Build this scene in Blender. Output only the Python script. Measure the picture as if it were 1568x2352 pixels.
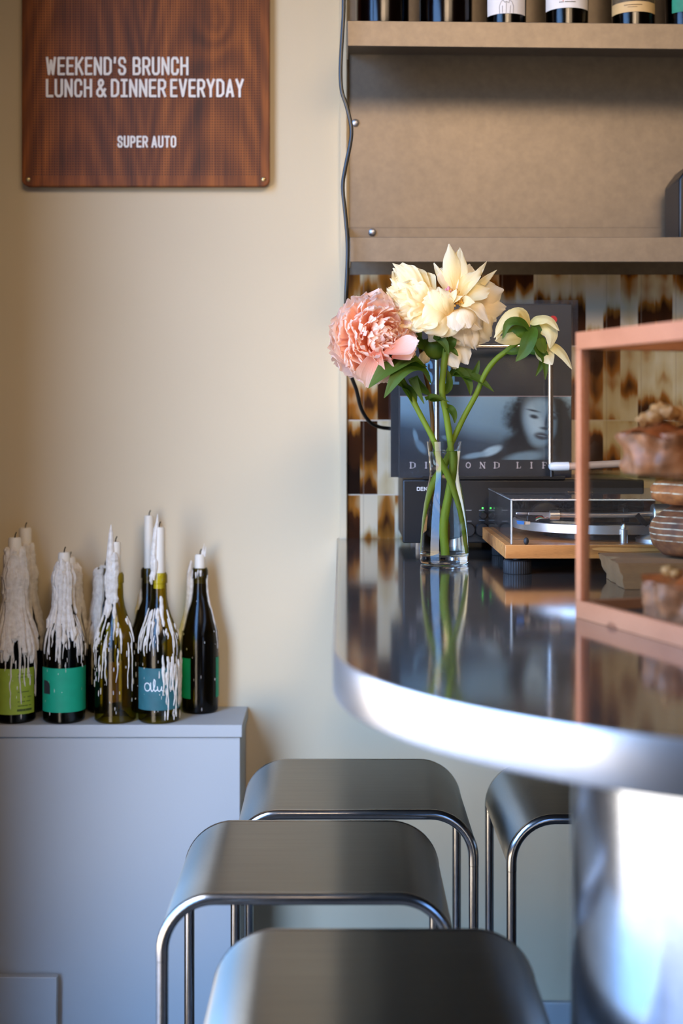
import bpy, math, random
from mathutils import Vector, Matrix, noise as mnoise

for o in list(bpy.data.objects):
    bpy.data.objects.remove(o)
SC = bpy.context.scene
COL = SC.collection
PI = math.pi
CZ = 1.27            # camera height
FPX = 50.0 / 36.0 * 2352.0
VY, VX = 955.0, 784.0   # horizon row and centre column of the photograph


def P(px, py, D):
    return Vector(((px - VX) * D / FPX, D, CZ - (py - VY) * D / FPX))


# ------------------------------------------------------------------ camera
cam_d = bpy.data.cameras.new('camera')
cam = bpy.data.objects.new('camera', cam_d)
COL.objects.link(cam)
cam.location = (0, 0, CZ)
cam.rotation_euler = (PI / 2, 0, 0)
cam_d.sensor_fit = 'VERTICAL'
cam_d.sensor_height = 36.0
cam_d.sensor_width = 24.0
cam_d.lens = 50.0
cam_d.shift_y = -(1176.0 - VY) / 2352.0
cam_d.clip_start = 0.05
cam_d.dof.use_dof = True
cam_d.dof.focus_distance = 2.33
cam_d.dof.aperture_fstop = 2.8
SC.camera = cam

# ------------------------------------------------------------------ view, world, lights
vs = SC.view_settings
vs.view_transform = 'Standard'
vs.look = 'None'
vs.gamma = 1.0
vs.use_curve_mapping = False
vs.exposure = 0.0
SC.cycles.use_denoising = True
SC.cycles.max_bounces = 14
SC.cycles.transparent_max_bounces = 24
SC.cycles.transmission_bounces = 12
SC.cycles.glossy_bounces = 6
SC.cycles.diffuse_bounces = 6
SC.cycles.sample_clamp_indirect = 6.0
SC.cycles.blur_glossy = 0.6

world = bpy.data.worlds.new('daylight')
SC.world = world
world.use_nodes = True
wn = world.node_tree
for n in list(wn.nodes):
    wn.nodes.remove(n)
w_out = wn.nodes.new('ShaderNodeOutputWorld')
w_bg = wn.nodes.new('ShaderNodeBackground')
w_tc = wn.nodes.new('ShaderNodeTexCoord')
w_sep = wn.nodes.new('ShaderNodeSeparateXYZ')
w_map = wn.nodes.new('ShaderNodeMapRange')
w_map.inputs['From Min'].default_value = -1.0
w_map.inputs['From Max'].default_value = 1.0
w_ramp = wn.nodes.new('ShaderNodeValToRGB')
wn.links.new(w_tc.outputs['Generated'], w_sep.inputs[0])
wn.links.new(w_sep.outputs['Z'], w_map.inputs['Value'])
wn.links.new(w_map.outputs[0], w_ramp.inputs[0])
wn.links.new(w_ramp.outputs[0], w_bg.inputs['Color'])
wn.links.new(w_bg.outputs[0], w_out.inputs['Surface'])
w_bg.inputs['Strength'].default_value = 12.0
cr = w_ramp.color_ramp
# street below the horizon, bright haze at it, blue sky above
for pos, c in ((0.0, (0.035, 0.065, 0.13)), (0.335, (0.05, 0.095, 0.19)), (0.385, (0.90, 0.76, 0.58)),
               (0.47, (0.90, 0.75, 0.56)), (0.54, (0.30, 0.60, 1.20)), (0.75, (0.32, 0.68, 1.45)), (1.0, (0.32, 0.68, 1.45))):
    e = cr.elements.new(pos)
    e.color = (*c, 1)
cr.elements.remove(cr.elements[0])
cr.elements.remove(cr.elements[len(cr.elements) - 1])


def area(name, loc, target, sx, sy, power, color, portal=False, spread=180.0):
    d = bpy.data.lights.new(name, 'AREA')
    d.shape = 'RECTANGLE'
    d.size, d.size_y = sx, sy
    d.energy = power
    d.color = color
    d.spread = math.radians(spread)
    o = bpy.data.objects.new(name, d)
    COL.objects.link(o)
    o.location = loc
    o.rotation_euler = (Vector(target) - Vector(loc)).to_track_quat('-Z', 'Y').to_euler()
    if portal:
        d.cycles.is_portal = True
    return o


WX = -0.70           # left wall plane
WY0, WY1, WZ0, WZ1 = 0.50, 2.12, 0.10, 2.60
area('window_portal', (WX - 0.02, (WY0 + WY1) / 2, (WZ0 + WZ1) / 2), (2, (WY0 + WY1) / 2, (WZ0 + WZ1) / 2),
     WZ1 - WZ0, WY1 - WY0, 1.0, (1, 1, 1), portal=True)
area('ceiling_lamp_bar', (0.8, 0.3, 2.85), (0.70, 2.6, 1.3), 0.9, 0.9, 9.0, (1.0, 0.74, 0.50), spread=75.0)
area('warm_fill_light', (0.2, -0.2, 2.80), (0.25, 2.84, 1.60), 0.8, 0.8, 5.5, (1.0, 0.74, 0.50), spread=52.0)  # added out-of-view fill, warms the back wall and flower fronts


# ------------------------------------------------------------------ materials
def s2l(c):
    c = c / 255.0
    return c / 12.92 if c <= 0.04045 else ((c + 0.055) / 1.055) ** 2.4


def rgb(r, g, b):
    return (s2l(r), s2l(g), s2l(b), 1.0)


class NT:
    def __init__(self, name):
        self.m = bpy.data.materials.new(name)
        self.m.use_nodes = True
        self.t = self.m.node_tree
        for n in list(self.t.nodes):
            self.t.nodes.remove(n)
        self.out = self.t.nodes.new('ShaderNodeOutputMaterial')

    def n(self, typ, **kw):
        nd = self.t.nodes.new(typ)
        for k, v in kw.items():
            setattr(nd, k, v)
        return nd

    def l(self, a, b):
        self.t.links.new(a, b)

    def setin(self, sock, v):
        if isinstance(v, bpy.types.NodeSocket):
            self.l(v, sock)
        elif isinstance(v, (tuple, list)) and len(v) == 3 and sock.type == 'RGBA':
            sock.default_value = (*v, 1.0)
        else:
            sock.default_value = v

    def math(self, op, a, b=0.0, c=None):
        nd = self.n('ShaderNodeMath', operation=op)
        self.setin(nd.inputs[0], a)
        self.setin(nd.inputs[1], b)
        if c is not None:
            self.setin(nd.inputs[2], c)
        return nd.outputs[0]

    def pos(self, kind='object'):
        if kind == 'object':
            return self.n('ShaderNodeTexCoord').outputs['Object']
        return self.n('ShaderNodeNewGeometry').outputs['Position']

    def sep(self, v):
        nd = self.n('ShaderNodeSeparateXYZ')
        self.l(v, nd.inputs[0])
        return nd.outputs

    def comb(self, x, y, z):
        nd = self.n('ShaderNodeCombineXYZ')
        for i, v in enumerate((x, y, z)):
            self.setin(nd.inputs[i], v)
        return nd.outputs[0]

    def scale(self, v, s):
        nd = self.n('ShaderNodeMapping')
        self.l(v, nd.inputs['Vector'])
        nd.inputs['Scale'].default_value = s
        return nd.outputs[0]

    def noise(self, v, scale=5.0, detail=3.0, rough=0.5, dist=0.0):
        nd = self.n('ShaderNodeTexNoise')
        if v is not None:
            self.l(v, nd.inputs['Vector'])
        nd.inputs['Scale'].default_value = scale
        nd.inputs['Detail'].default_value = detail
        nd.inputs['Roughness'].default_value = rough
        nd.inputs['Distortion'].default_value = dist
        return nd.outputs[0]

    def ramp(self, f, stops, interp='LINEAR'):
        nd = self.n('ShaderNodeValToRGB')
        nd.color_ramp.interpolation = interp
        els = nd.color_ramp.elements
        els[0].position, els[0].color = stops[0][0], stops[0][1]
        els[1].position, els[1].color = stops[-1][0], stops[-1][1]
        for p, c in stops[1:-1]:
            e = els.new(p)
            e.color = c
        self.setin(nd.inputs[0], f)
        return nd.outputs[0]

    def mix(self, f, a, b, blend='MIX'):
        nd = self.n('ShaderNodeMix', data_type='RGBA', blend_type=blend)
        self.setin(nd.inputs[0], f)
        self.setin(nd.inputs[6], a)
        self.setin(nd.inputs[7], b)
        return nd.outputs[2]

    def bump(self, h, strength=0.3, dist=0.01):
        nd = self.n('ShaderNodeBump')
        nd.inputs['Strength'].default_value = strength
        nd.inputs['Distance'].default_value = dist
        self.l(h, nd.inputs['Height'])
        return nd.outputs[0]

    def schlick(self, f0=0.04, gain=1.0):
        """Fresnel of a thin sheet, the same from either face."""
        g = self.n('ShaderNodeNewGeometry')
        d = self.n('ShaderNodeVectorMath', operation='DOT_PRODUCT')
        self.l(g.outputs['Normal'], d.inputs[0])
        self.l(g.outputs['Incoming'], d.inputs[1])
        c = self.math('SUBTRACT', 1.0, self.math('ABSOLUTE', d.outputs['Value']))
        return self.math('MULTIPLY', self.math('MULTIPLY_ADD', self.math('POWER', c, 5.0), 1.0 - f0, f0), gain)

    def bsdf(self, color, rough=0.5, metal=0.0, normal=None, **kw):
        b = self.n('ShaderNodeBsdfPrincipled')
        self.setin(b.inputs['Base Color'], color)
        self.setin(b.inputs['Roughness'], rough)
        self.setin(b.inputs['Metallic'], metal)
        if normal is not None:
            self.l(normal, b.inputs['Normal'])
        for k, v in kw.items():
            self.setin(b.inputs[k.replace('_', ' ')], v)
        self.l(b.outputs[0], self.out.inputs['Surface'])
        return b


def plain(name, col, rough=0.5, metal=0.0, var=0.06, scale=30.0, **kw):
    t = NT(name)
    v = t.noise(t.pos(), scale, 3.0)
    dark = tuple(c * (1 - var) for c in col[:3]) + (1,)
    light = tuple(min(1, c * (1 + var)) for c in col[:3]) + (1,)
    t.bsdf(t.ramp(v, [(0.3, dark), (0.7, light)]), rough, metal, **kw)
    return t.m


def brushed(name, col, rough, aniso, tangent, streak_axis=None, var=0.08, metal=1.0):
    """Brushed metal: highlights stretched along the tangent, fine streaks across it."""
    t = NT(name)
    sc = {'x': (2, 150, 150), 'y': (150, 2, 150), 'z': (150, 150, 2), None: (20, 20, 20)}[streak_axis]
    v = t.noise(t.scale(t.pos(), sc), 3.0, 4.0, 0.6)
    smudge = t.noise(t.pos(), 6.0, 3.0)
    dark = tuple(c * (1 - var) for c in col[:3]) + (1,)
    light = tuple(min(1, c * (1 + var)) for c in col[:3]) + (1,)
    r = t.math('MULTIPLY_ADD', smudge, 0.10, rough - 0.05)
    b = t.bsdf(t.ramp(v, [(0.3, dark), (0.7, light)]), r, metal)
    b.inputs['Anisotropic'].default_value = aniso
    t.l(t.comb(*tangent), b.inputs['Tangent'])
    return t.m


def thin_clear(name, tint=(1, 1, 1, 1), ior=1.45, dust=0.0, gloss_rough=0.0, dust_col=(0.6, 0.6, 0.6, 1)):
    """Thin clear sheet: see-through plus Fresnel reflection, optionally a film of dust."""
    t = NT(name)
    tr = t.n('ShaderNodeBsdfTransparent')
    tr.inputs['Color'].default_value = tint
    gl = t.n('ShaderNodeBsdfGlossy')
    gl.inputs['Roughness'].default_value = gloss_rough
    f0 = ((ior - 1) / (ior + 1)) ** 2
    mx = t.n('ShaderNodeMixShader')
    t.l(t.schlick(f0), mx.inputs[0])
    t.l(tr.outputs[0], mx.inputs[1])
    t.l(gl.outputs[0], mx.inputs[2])
    last = mx.outputs[0]
    if dust > 0:
        df = t.n('ShaderNodeBsdfDiffuse')
        df.inputs['Color'].default_value = dust_col
        sp = t.noise(t.pos(), 700.0, 2.0)
        f = t.math('MULTIPLY', t.ramp(sp, [(0.45, (0, 0, 0, 1)), (0.75, (1, 1, 1, 1))]), dust)
        m2 = t.n('ShaderNodeMixShader')
        t.l(f, m2.inputs[0])
        t.l(last, m2.inputs[1])
        t.l(df.outputs[0], m2.inputs[2])
        last = m2.outputs[0]
    t.l(last, t.out.inputs['Surface'])
    return t.m


def wood(name, c_dark, c_mid, c_light, axis=(1, 1, 0.06), scale=14.0, rough=0.45, ring=9.0, coat=0.0):
    t = NT(name)
    p = t.scale(t.pos(), axis)
    big = t.noise(p, scale * 0.35, 2.0, 0.5, 0.6)
    rings = t.math('FRACT', t.math('MULTIPLY', big, ring))
    fine = t.noise(t.scale(t.pos(), tuple(a * 6 for a in axis)), scale * 3, 3.0, 0.6)
    f = t.math('MULTIPLY_ADD', rings, 0.45, t.math('MULTIPLY', fine, 0.55))
    col = t.ramp(f, [(0.15, c_dark), (0.45, c_mid), (0.8, c_light)])
    t.bsdf(col, rough, 0.0, t.bump(fine, 0.08, 0.002), Coat_Weight=coat)
    return t.m


M = {}


def make_wall_paint(name, col):
    t = NT(name)
    p = t.pos('world')
    big = t.noise(p, 1.6, 3.0)
    c = t.ramp(big, [(0.3, tuple(x * 0.95 for x in col[:3]) + (1,)), (0.7, tuple(min(1, x * 1.03) for x in col[:3]) + (1,))])
    fine = t.noise(p, 160.0, 4.0)
    t.bsdf(c, 0.62, 0.0, t.bump(fine, 0.10, 0.002))
    return t.m


M['wall'] = make_wall_paint('beige_wall_paint', rgb(208, 192, 159))
M['white_paint'] = make_wall_paint('white_cabinet_paint', rgb(172, 174, 172))
M['ceiling'] = make_wall_paint('ceiling_paint', rgb(150, 128, 104))
M['dark_wall'] = make_wall_paint('dark_wall_paint', rgb(62, 50, 42))
M['brown_wall'] = make_wall_paint('brown_wall_paint', rgb(112, 84, 60))
M['floor'] = plain('floor_concrete', rgb(72, 66, 62), 0.55, var=0.2, scale=9)
M['frame_wood'] = plain('window_frame_paint', rgb(70, 56, 44), 0.5)


def make_tiles():
    t = NT('flamed_glazed_tiles')
    s = t.sep(t.pos('world'))
    col_w, row_h, z0 = 0.0345, 0.1478, 1.2596
    cx = t.math('FLOOR', t.math('DIVIDE', t.math('ADD', s[0], 5.0), col_w))
    rz = t.math('FLOOR', t.math('DIVIDE', t.math('SUBTRACT', s[2], z0), row_h))
    wob = t.noise(t.scale(t.pos('world'), (60, 1, 9)), 1.0, 2.0)
    vec = t.comb(t.math('MULTIPLY', cx, 3.71), t.math('MULTIPLY', rz, 5.3), t.math('MULTIPLY_ADD', s[2], 9.0, t.math('MULTIPLY', wob, .5)))
    f = t.noise(vec, 1.0, 1.5, 0.5)
    fr = t.math('FRACT', t.math('DIVIDE', t.math('ADD', s[0], 5.0), col_w))
    edge = t.math('ABSOLUTE', t.math('SUBTRACT', fr, 0.5))
    f2 = t.math('ADD', f, t.math('MULTIPLY', edge, -0.10))
    c = t.ramp(f2, [(0.36, rgb(208, 190, 158)), (0.44, rgb(190, 166, 124)), (0.50, rgb(150, 92, 32)), (0.56, rgb(62, 32, 14)), (0.72, rgb(34, 20, 13))])
    fz = t.math('FRACT', t.math('DIVIDE', t.math('SUBTRACT', s[2], z0), row_h))
    fx = t.math('FRACT', t.math('DIVIDE', t.math('ADD', s[0], 5.0 - 0.006), col_w * 2))
    g1 = t.math('LESS_THAN', fz, 0.016)
    g2 = t.math('LESS_THAN', fx, 0.022)
    g = t.math('MAXIMUM', g1, g2)
    c2 = t.mix(g1, c, rgb(196, 180, 156))
    c3 = t.mix(t.math('MULTIPLY', g2, 0.5), c2, rgb(120, 100, 76))
    rough = t.math('MULTIPLY_ADD', g, 0.4, 0.16)
    inv = t.math('SUBTRACT', 1.0, g)
    t.bsdf(c3, rough, 0.0, t.bump(inv, 0.3, 0.002))
    return t.m


M['tiles'] = make_tiles()
M['shelf_steel'] = brushed('brown_grey_sheet_steel', (0.185, 0.142, 0.096, 1), 0.42, 0.0, (0, 0, 1), None, 0.10, 0.35)
M['seat_steel'] = brushed('brushed_stool_steel', (0.29, 0.275, 0.235, 1), 0.31, 0.95, (0, 1, 0), 'x', 0.10)
M['tube_steel'] = brushed('stool_tube_steel', (0.34, 0.325, 0.31, 1), 0.22, 0.0, (0, 0, 1), None, 0.10)
M['edge_steel'] = brushed('counter_edge_steel', (0.50, 0.485, 0.47, 1), 0.36, 0.5, (0, 0, 1), None, 0.04)
M['drum_steel'] = brushed('pedestal_steel', (0.36, 0.40, 0.47, 1), 0.19, 0.0, (0, 0, 1), None, 0.06)
M['silver'] = brushed('turntable_aluminium', (0.80, 0.79, 0.78, 1), 0.40, 0.0, (0, 0, 1), None, 0.05)
M['chrome'] = brushed('chrome_rod', (0.62, 0.59, 0.56, 1), 0.22, 0.0, (0, 0, 1), None, 0.03)
M['zinc'] = brushed('zinc_bolt', (0.45, 0.45, 0.46, 1), 0.40, 0.0, (0, 0, 1), None, 0.1)
M['brass'] = brushed('brass_screw', (0.78, 0.60, 0.28, 1), 0.30, 0.0, (0, 0, 1), None, 0.1)


def make_top():
    t = NT('polished_dark_steel_top')
    p = t.pos('world')
    dust = t.noise(p, 420.0, 2.0, 0.6)
    sm = t.noise(p, 7.0, 4.0, 0.6)
    b = t.bsdf(t.ramp(sm, [(0.3, (0.36, 0.32, 0.28, 1)), (0.7, (0.42, 0.38, 0.335, 1))]), t.math('MULTIPLY_ADD', sm, 0.06, 0.06), 1.0)
    df = t.n('ShaderNodeBsdfDiffuse')
    df.inputs['Color'].default_value = (0.55, 0.53, 0.50, 1)
    f = t.ramp(dust, [(0.74, (0, 0, 0, 1)), (0.80, (0.6, 0.6, 0.6, 1))])
    f = t.math('ADD', f, 0.02)
    mx = t.n('ShaderNodeMixShader')
    t.l(f, mx.inputs[0])
    t.l(b.outputs[0], mx.inputs[1])
    t.l(df.outputs[0], mx.inputs[2])
    t.l(mx.outputs[0], t.out.inputs['Surface'])
    return t.m


M['top'] = make_top()


def make_walnut():
    t = NT('perforated_walnut')
    p = t.pos('object')
    s = t.sep(p)
    # knot near the upper right bends the grain
    kx, kz = 0.385, 0.325
    dx = t.math('SUBTRACT', s[0], kx)
    dz = t.math('SUBTRACT', s[2], kz)
    d2 = t.math('ADD', t.math('MULTIPLY', t.math('MULTIPLY', dx, dx), 900.0), t.math('MULTIPLY', t.math('MULTIPLY', dz, dz), 320.0))
    knot = t.math('DIVIDE', 1.0, t.math('ADD', 1.0, d2))
    # arched figure of flat-sawn veneer
    ax = t.math('SUBTRACT', t.math('FRACT', t.math('MULTIPLY_ADD', s[0], 3.6, 0.12)), 0.5)
    arch = t.math('MULTIPLY_ADD', t.math('MULTIPLY', ax, ax), 2.2, t.math('MULTIPLY', s[2], 1.1))
    warp = t.noise(t.scale(p, (9, 9, 1.3)), 1.0, 3.0)
    f0 = t.math('ADD', t.math('MULTIPLY', arch, 6.5), t.math('MULTIPLY', warp, 2.4))
    f0 = t.math('ADD', f0, t.math('MULTIPLY', knot, 2.2))
    ringv = t.math('MULTIPLY_ADD', t.math('SINE', t.math('MULTIPLY', f0, 6.283)), 0.5, 0.5)
    stripes = t.noise(t.scale(p, (30, 30, 0.5)), 1.0, 2.0)
    fine = t.noise(t.scale(p, (260, 260, 5)), 1.0, 3.0)
    f = t.math('ADD', t.math('MULTIPLY', ringv, 0.10), t.math('ADD', t.math('MULTIPLY', fine, 0.34), t.math('MULTIPLY', stripes, 0.58)))
    col = t.ramp(f, [(0.32, rgb(72, 35, 9)), (0.50, rgb(120, 62, 18)), (0.66, rgb(158, 88, 28)), (0.8, rgb(176, 104, 40))])
    # grid of punched holes inside a plain border
    pitch = 0.0052
    fx = t.math('SUBTRACT', t.math('FRACT', t.math('DIVIDE', s[0], pitch)), 0.5)
    fz = t.math('SUBTRACT', t.math('FRACT', t.math('DIVIDE', s[2], pitch)), 0.5)
    r2 = t.math('ADD', t.math('MULTIPLY', fx, fx), t.math('MULTIPLY', fz, fz))
    hole = t.math('LESS_THAN', r2, 0.055)
    inx = t.math('MULTIPLY', t.math('GREATER_THAN', s[0], 0.020), t.math('LESS_THAN', s[0], 0.472))
    inz = t.math('GREATER_THAN', s[2], 0.0215)
    hole = t.math('MULTIPLY', hole, t.math('MULTIPLY', inx, inz))
    col = t.mix(hole, col, rgb(26, 13, 7))
    t.bsdf(col, 0.5, 0.0, t.bump(t.math('SUBTRACT', 1.0, hole), 0.5, 0.002), Specular_IOR_Level=.25)
    return t.m


M['walnut'] = make_walnut()
M['sign_white'] = plain('white_sign_letters', rgb(236, 232, 224), 0.45, var=0.02)
M['oak'] = wood('oak_plinth', rgb(120, 68, 26), rgb(186, 118, 56), rgb(208, 144, 78), axis=(0.05, 1, 1), scale=110, ring=3)
M['case_wood'] = wood('cherry_case_wood', rgb(124, 70, 42), rgb(158, 94, 58), rgb(178, 112, 74), axis=(1, 1, 1), scale=22, rough=0.4, ring=1.5)
M['old_wood'] = wood('weathered_board', rgb(76, 46, 24), rgb(132, 86, 48), rgb(164, 112, 66), axis=(0.12, 1, 1), scale=60, rough=0.9, ring=1.5)
M['black_plastic'] = plain('black_plastic', rgb(20, 20, 21), 0.38)
M['black_satin'] = plain('black_amplifier_paint', rgb(15, 15, 16), 0.42)
M['black_rubber'] = plain('black_rubber', rgb(24, 24, 25), 0.6)
M['cable'] = plain('black_cable', rgb(17, 18, 17), 0.35)
M['vinyl'] = plain('black_vinyl', rgb(14, 14, 15), 0.18)
M['clear_glass'] = thin_clear('clear_pane_glass', (0.93, 0.95, 0.94, 1))
M['shelf_glass'] = thin_clear('green_edged_shelf_glass', (0.80, 0.88, 0.84, 1))
M['lid'] = thin_clear('dusty_smoky_acrylic_lid', (0.92, 0.92, 0.92, 1), 1.45, dust=0.035)
M['lid_top'] = M['lid']
M['sleeve_plastic'] = thin_clear('clear_record_sleeve', (0.94, 0.94, 0.94, 1), 1.35, dust=0.05, gloss_rough=0.12)
M['led'] = None
t = NT('green_led')
e = t.n('ShaderNodeEmission')
e.inputs['Color'].default_value = (0.08, 1.0, 0.12, 1)
e.inputs['Strength'].default_value = 3.0
t.l(e.outputs[0], t.out.inputs['Surface'])
M['led'] = t.m


def make_bottle_glass(name, tint):
    t = NT(name)
    tr = t.n('ShaderNodeBsdfTransparent')
    lw = t.n('ShaderNodeLayerWeight')
    lw.inputs['Blend'].default_value = 0.5
    edge = tuple(c * 0.35 for c in tint[:3]) + (1,)
    t.l(t.mix(lw.outputs['Facing'], tint, edge), tr.inputs['Color'])   # longer path through the wall at grazing angles
    gl = t.n('ShaderNodeBsdfGlossy')
    gl.inputs['Roughness'].default_value = 0.16
    mx = t.n('ShaderNodeMixShader')
    t.l(t.schlick(0.03), mx.inputs[0])
    t.l(tr.outputs[0], mx.inputs[1])
    t.l(gl.outputs[0], mx.inputs[2])
    t.l(mx.outputs[0], t.out.inputs['Surface'])
    return t.m


M['olive_glass'] = make_bottle_glass('olive_bottle_glass', (0.82, 0.74, 0.13, 1))
M['dark_glass'] = make_bottle_glass('dark_green_bottle_glass', (0.24, 0.20, 0.05, 1))
M['brown_glass'] = make_bottle_glass('dark_brown_bottle_glass', (0.18, 0.07, 0.03, 1))


def make_wax():
    t = NT('white_candle_wax')
    v = t.noise(t.pos(), 120.0, 4.0, 0.6)
    t.bsdf(t.ramp(v, [(0.3, rgb(205, 194, 176)), (0.7, rgb(236, 228, 214))]), 0.5, 0.0, t.bump(v, 0.5, 0.002),
           Subsurface_Weight=0.15, Subsurface_Radius=(0.01, 0.008, 0.006), Subsurface_Scale=0.5)
    return t.m


M['wax'] = make_wax()
M['candle'] = plain('ivory_candle', rgb(226, 218, 200), 0.5, var=0.03)
M['wick'] = plain('burnt_wick', rgb(22, 19, 17), 0.9)


def paper(name, col, var=0.05):
    return plain(name, col, 0.6, var=var, scale=60)


def make_petal(name, base, mid, tip, length_axis=True):
    t = NT(name)
    uv = t.n('ShaderNodeUVMap').outputs[0]
    s = t.sep(uv)
    v = t.noise(t.scale(uv, (26, 1.5, 1)), 1.0, 3.0)
    fac = t.math('ADD', s[1], t.math('MULTIPLY', t.math('SUBTRACT', v, 0.5), 0.35))
    col = t.ramp(fac, [(0.0, base), (0.5, mid), (1.0, tip)])
    b = t.bsdf(col, 0.55, 0.0, t.bump(v, 0.35, 0.002))
    tl = t.n('ShaderNodeBsdfTranslucent')
    t.l(col, tl.inputs['Color'])
    mx = t.n('ShaderNodeMixShader')
    mx.inputs[0].default_value = 0.55
    t.l(b.outputs[0], mx.inputs[1])
    t.l(tl.outputs[0], mx.inputs[2])
    t.l(mx.outputs[0], t.out.inputs['Surface'])
    return t.m


M['pink_petal'] = make_petal('pink_peony_petal', rgb(255, 190, 148), rgb(255, 212, 180), rgb(255, 230, 208))
M['pink_guard'] = make_petal('pale_pink_guard_petal', rgb(244, 156, 128), rgb(252, 200, 176), rgb(255, 226, 208))
M['cream_petal'] = make_petal('cream_peony_petal', rgb(248, 214, 116), rgb(252, 236, 182), rgb(253, 242, 206))
M['white_petal'] = make_petal('white_peony_petal', rgb(246, 224, 164), rgb(252, 238, 206), rgb(253, 243, 222))
M['yellow_petal'] = make_petal('yellowing_peony_petal', rgb(236, 214, 130), rgb(243, 226, 164), rgb(244, 230, 182))
M['leaf'] = make_petal('dark_green_leaf', rgb(84, 116, 26), rgb(70, 102, 26), rgb(96, 120, 38))
M['stem'] = make_petal('green_stem', rgb(150, 172, 50), rgb(140, 164, 46), rgb(126, 152, 46))
M['brown_stem'] = make_petal('brownish_stem', rgb(122, 98, 46), rgb(132, 104, 54), rgb(120, 92, 50))
M['bud'] = make_petal('green_calyx', rgb(120, 146, 44), rgb(96, 130, 34), rgb(110, 120, 40))
M['stamen'] = plain('golden_stamen', rgb(196, 140, 40), 0.6, var=0.2, scale=300)
M['carpel'] = plain('pink_carpel', rgb(190, 120, 120), 0.6)


# ------------------------------------------------------------------ mesh builder
class MB:
    def __init__(self):
        self.v, self.f, self.uv = [], [], {}

    def add(self, verts, faces, uvs=None):
        o = len(self.v)
        self.v += [tuple(x) for x in verts]
        self.f += [tuple(i + o for i in f) for f in faces]
        if uvs:
            for i, q in enumerate(uvs):
                self.uv[o + i] = q
        return self

    def box(self, c, s, rot=None):
        c = Vector(c)
        vs_ = []
        for z in (-.5, .5):
            for y in (-.5, .5):
                for x in (-.5, .5):
                    p = Vector((x * s[0], y * s[1], z * s[2]))
                    if rot is not None:
                        p = rot @ p
                    vs_.append(c + p)
        return self.add(vs_, [(0, 2, 3, 1), (4, 5, 7, 6), (0, 1, 5, 4), (2, 6, 7, 3), (0, 4, 6, 2), (1, 3, 7, 5)])

    def bar(self, a, b, w, h, up=(0, 0, 1)):
        """Square bar from a to b, w across and h along up."""
        a, b = Vector(a), Vector(b)
        d = (b - a).normalized()
        upv = Vector(up)
        s = d.cross(upv).normalized()
        u = s.cross(d).normalized()
        vs_ = []
        for p in (a, b):
            for su, ss in ((-1, -1), (-1, 1), (1, 1), (1, -1)):
                vs_.append(p + u * su * h / 2 + s * ss * w / 2)
        return self.add(vs_, [(0, 1, 2, 3), (7, 6, 5, 4), (0, 4, 5, 1), (1, 5, 6, 2), (2, 6, 7, 3), (3, 7, 4, 0)])

    def lathe(self, prof, n=48, c=(0, 0, 0), axis='z', caps=True):
        """prof: list of (height, radius)."""
        c = Vector(c)
        vs_ = []
        for h, r in prof:
            for i in range(n):
                a = 2 * PI * i / n
                p = (r * math.cos(a), r * math.sin(a), h)
                if axis == 'x':
                    p = (h, p[0], p[1])
                elif axis == 'y':
                    p = (p[0], h, p[1])
                vs_.append(c + Vector(p))
        fs = []
        for k in range(len(prof) - 1):
            for i in range(n):
                j = (i + 1) % n
                fs.append((k * n + i, k * n + j, (k + 1) * n + j, (k + 1) * n + i))
        if caps:
            fs.append(tuple(reversed(range(n))))
            fs.append(tuple(range((len(prof) - 1) * n, len(prof) * n)))
        return self.add(vs_, fs)

    def tube(self, pts, r, n=10, caps=True):
        pts = [Vector(p) for p in pts]
        rs = r if isinstance(r, (list, tuple)) else [r] * len(pts)
        vs_, uvs, fs = [], [], []
        prev = None
        L = len(pts)
        for k, p in enumerate(pts):
            d = (pts[min(k + 1, L - 1)] - pts[max(k - 1, 0)]).normalized()
            if prev is None:
                prev = d.orthogonal().normalized()
            u = (prev - d * prev.dot(d)).normalized()
            prev = u
            w = d.cross(u)
            for i in range(n):
                a = 2 * PI * i / n
                vs_.append(p + (u * math.cos(a) + w * math.sin(a)) * rs[k])
                uvs.append((i / n, k / max(1, L - 1)))
        for k in range(L - 1):
            for i in range(n):
                j = (i + 1) % n
                fs.append((k * n + i, k * n + j, (k + 1) * n + j, (k + 1) * n + i))
        if caps:
            fs.append(tuple(reversed(range(n))))
            fs.append(tuple(range((L - 1) * n, L * n)))
        return self.add(vs_, fs, uvs)

    def grid(self, nu, nv, fn):
        vs_, uvs, fs = [], [], []
        for j in range(nv + 1):
            for i in range(nu + 1):
                u, v = i / nu, j / nv
                vs_.append(fn(u, v))
                uvs.append((u, v))
        for j in range(nv):
            for i in range(nu):
                a = j * (nu + 1) + i
                fs.append((a, a + 1, a + nu + 2, a + nu + 1))
        return self.add(vs_, fs, uvs)

    def poly(self, pts):
        return self.add(pts, [tuple(range(len(pts)))])

    def prism(self, pts, vec):
        """Flat outline extruded along vec."""
        n = len(pts)
        pts = [Vector(p) for p in pts]
        vec = Vector(vec)
        fs = [tuple(reversed(range(n))), tuple(range(n, 2 * n))]
        for i in range(n):
            j = (i + 1) % n
            fs.append((i, j, n + j, n + i))
        return self.add(pts + [p + vec for p in pts], fs)

    def blob(self, c, r, n=12, seed=0, rough=0.0, freq=3.0):
        c = Vector(c)
        r = Vector(r) if isinstance(r, (tuple, list, Vector)) else Vector((r, r, r))
        off = Vector((seed * 7.13, seed * 3.71, seed * 1.37))

        def fn(u, v):
            a, b = 2 * PI * u, PI * (v - 0.5)
            d = Vector((math.cos(a) * math.cos(b), math.sin(a) * math.cos(b), math.sin(b)))
            k = 1.0 + (rough * mnoise.noise(d * freq + off) if rough else 0.0)
            return c + Vector((d.x * r.x, d.y * r.y, d.z * r.z)) * k
        return self.grid(n * 2, n, fn)

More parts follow.
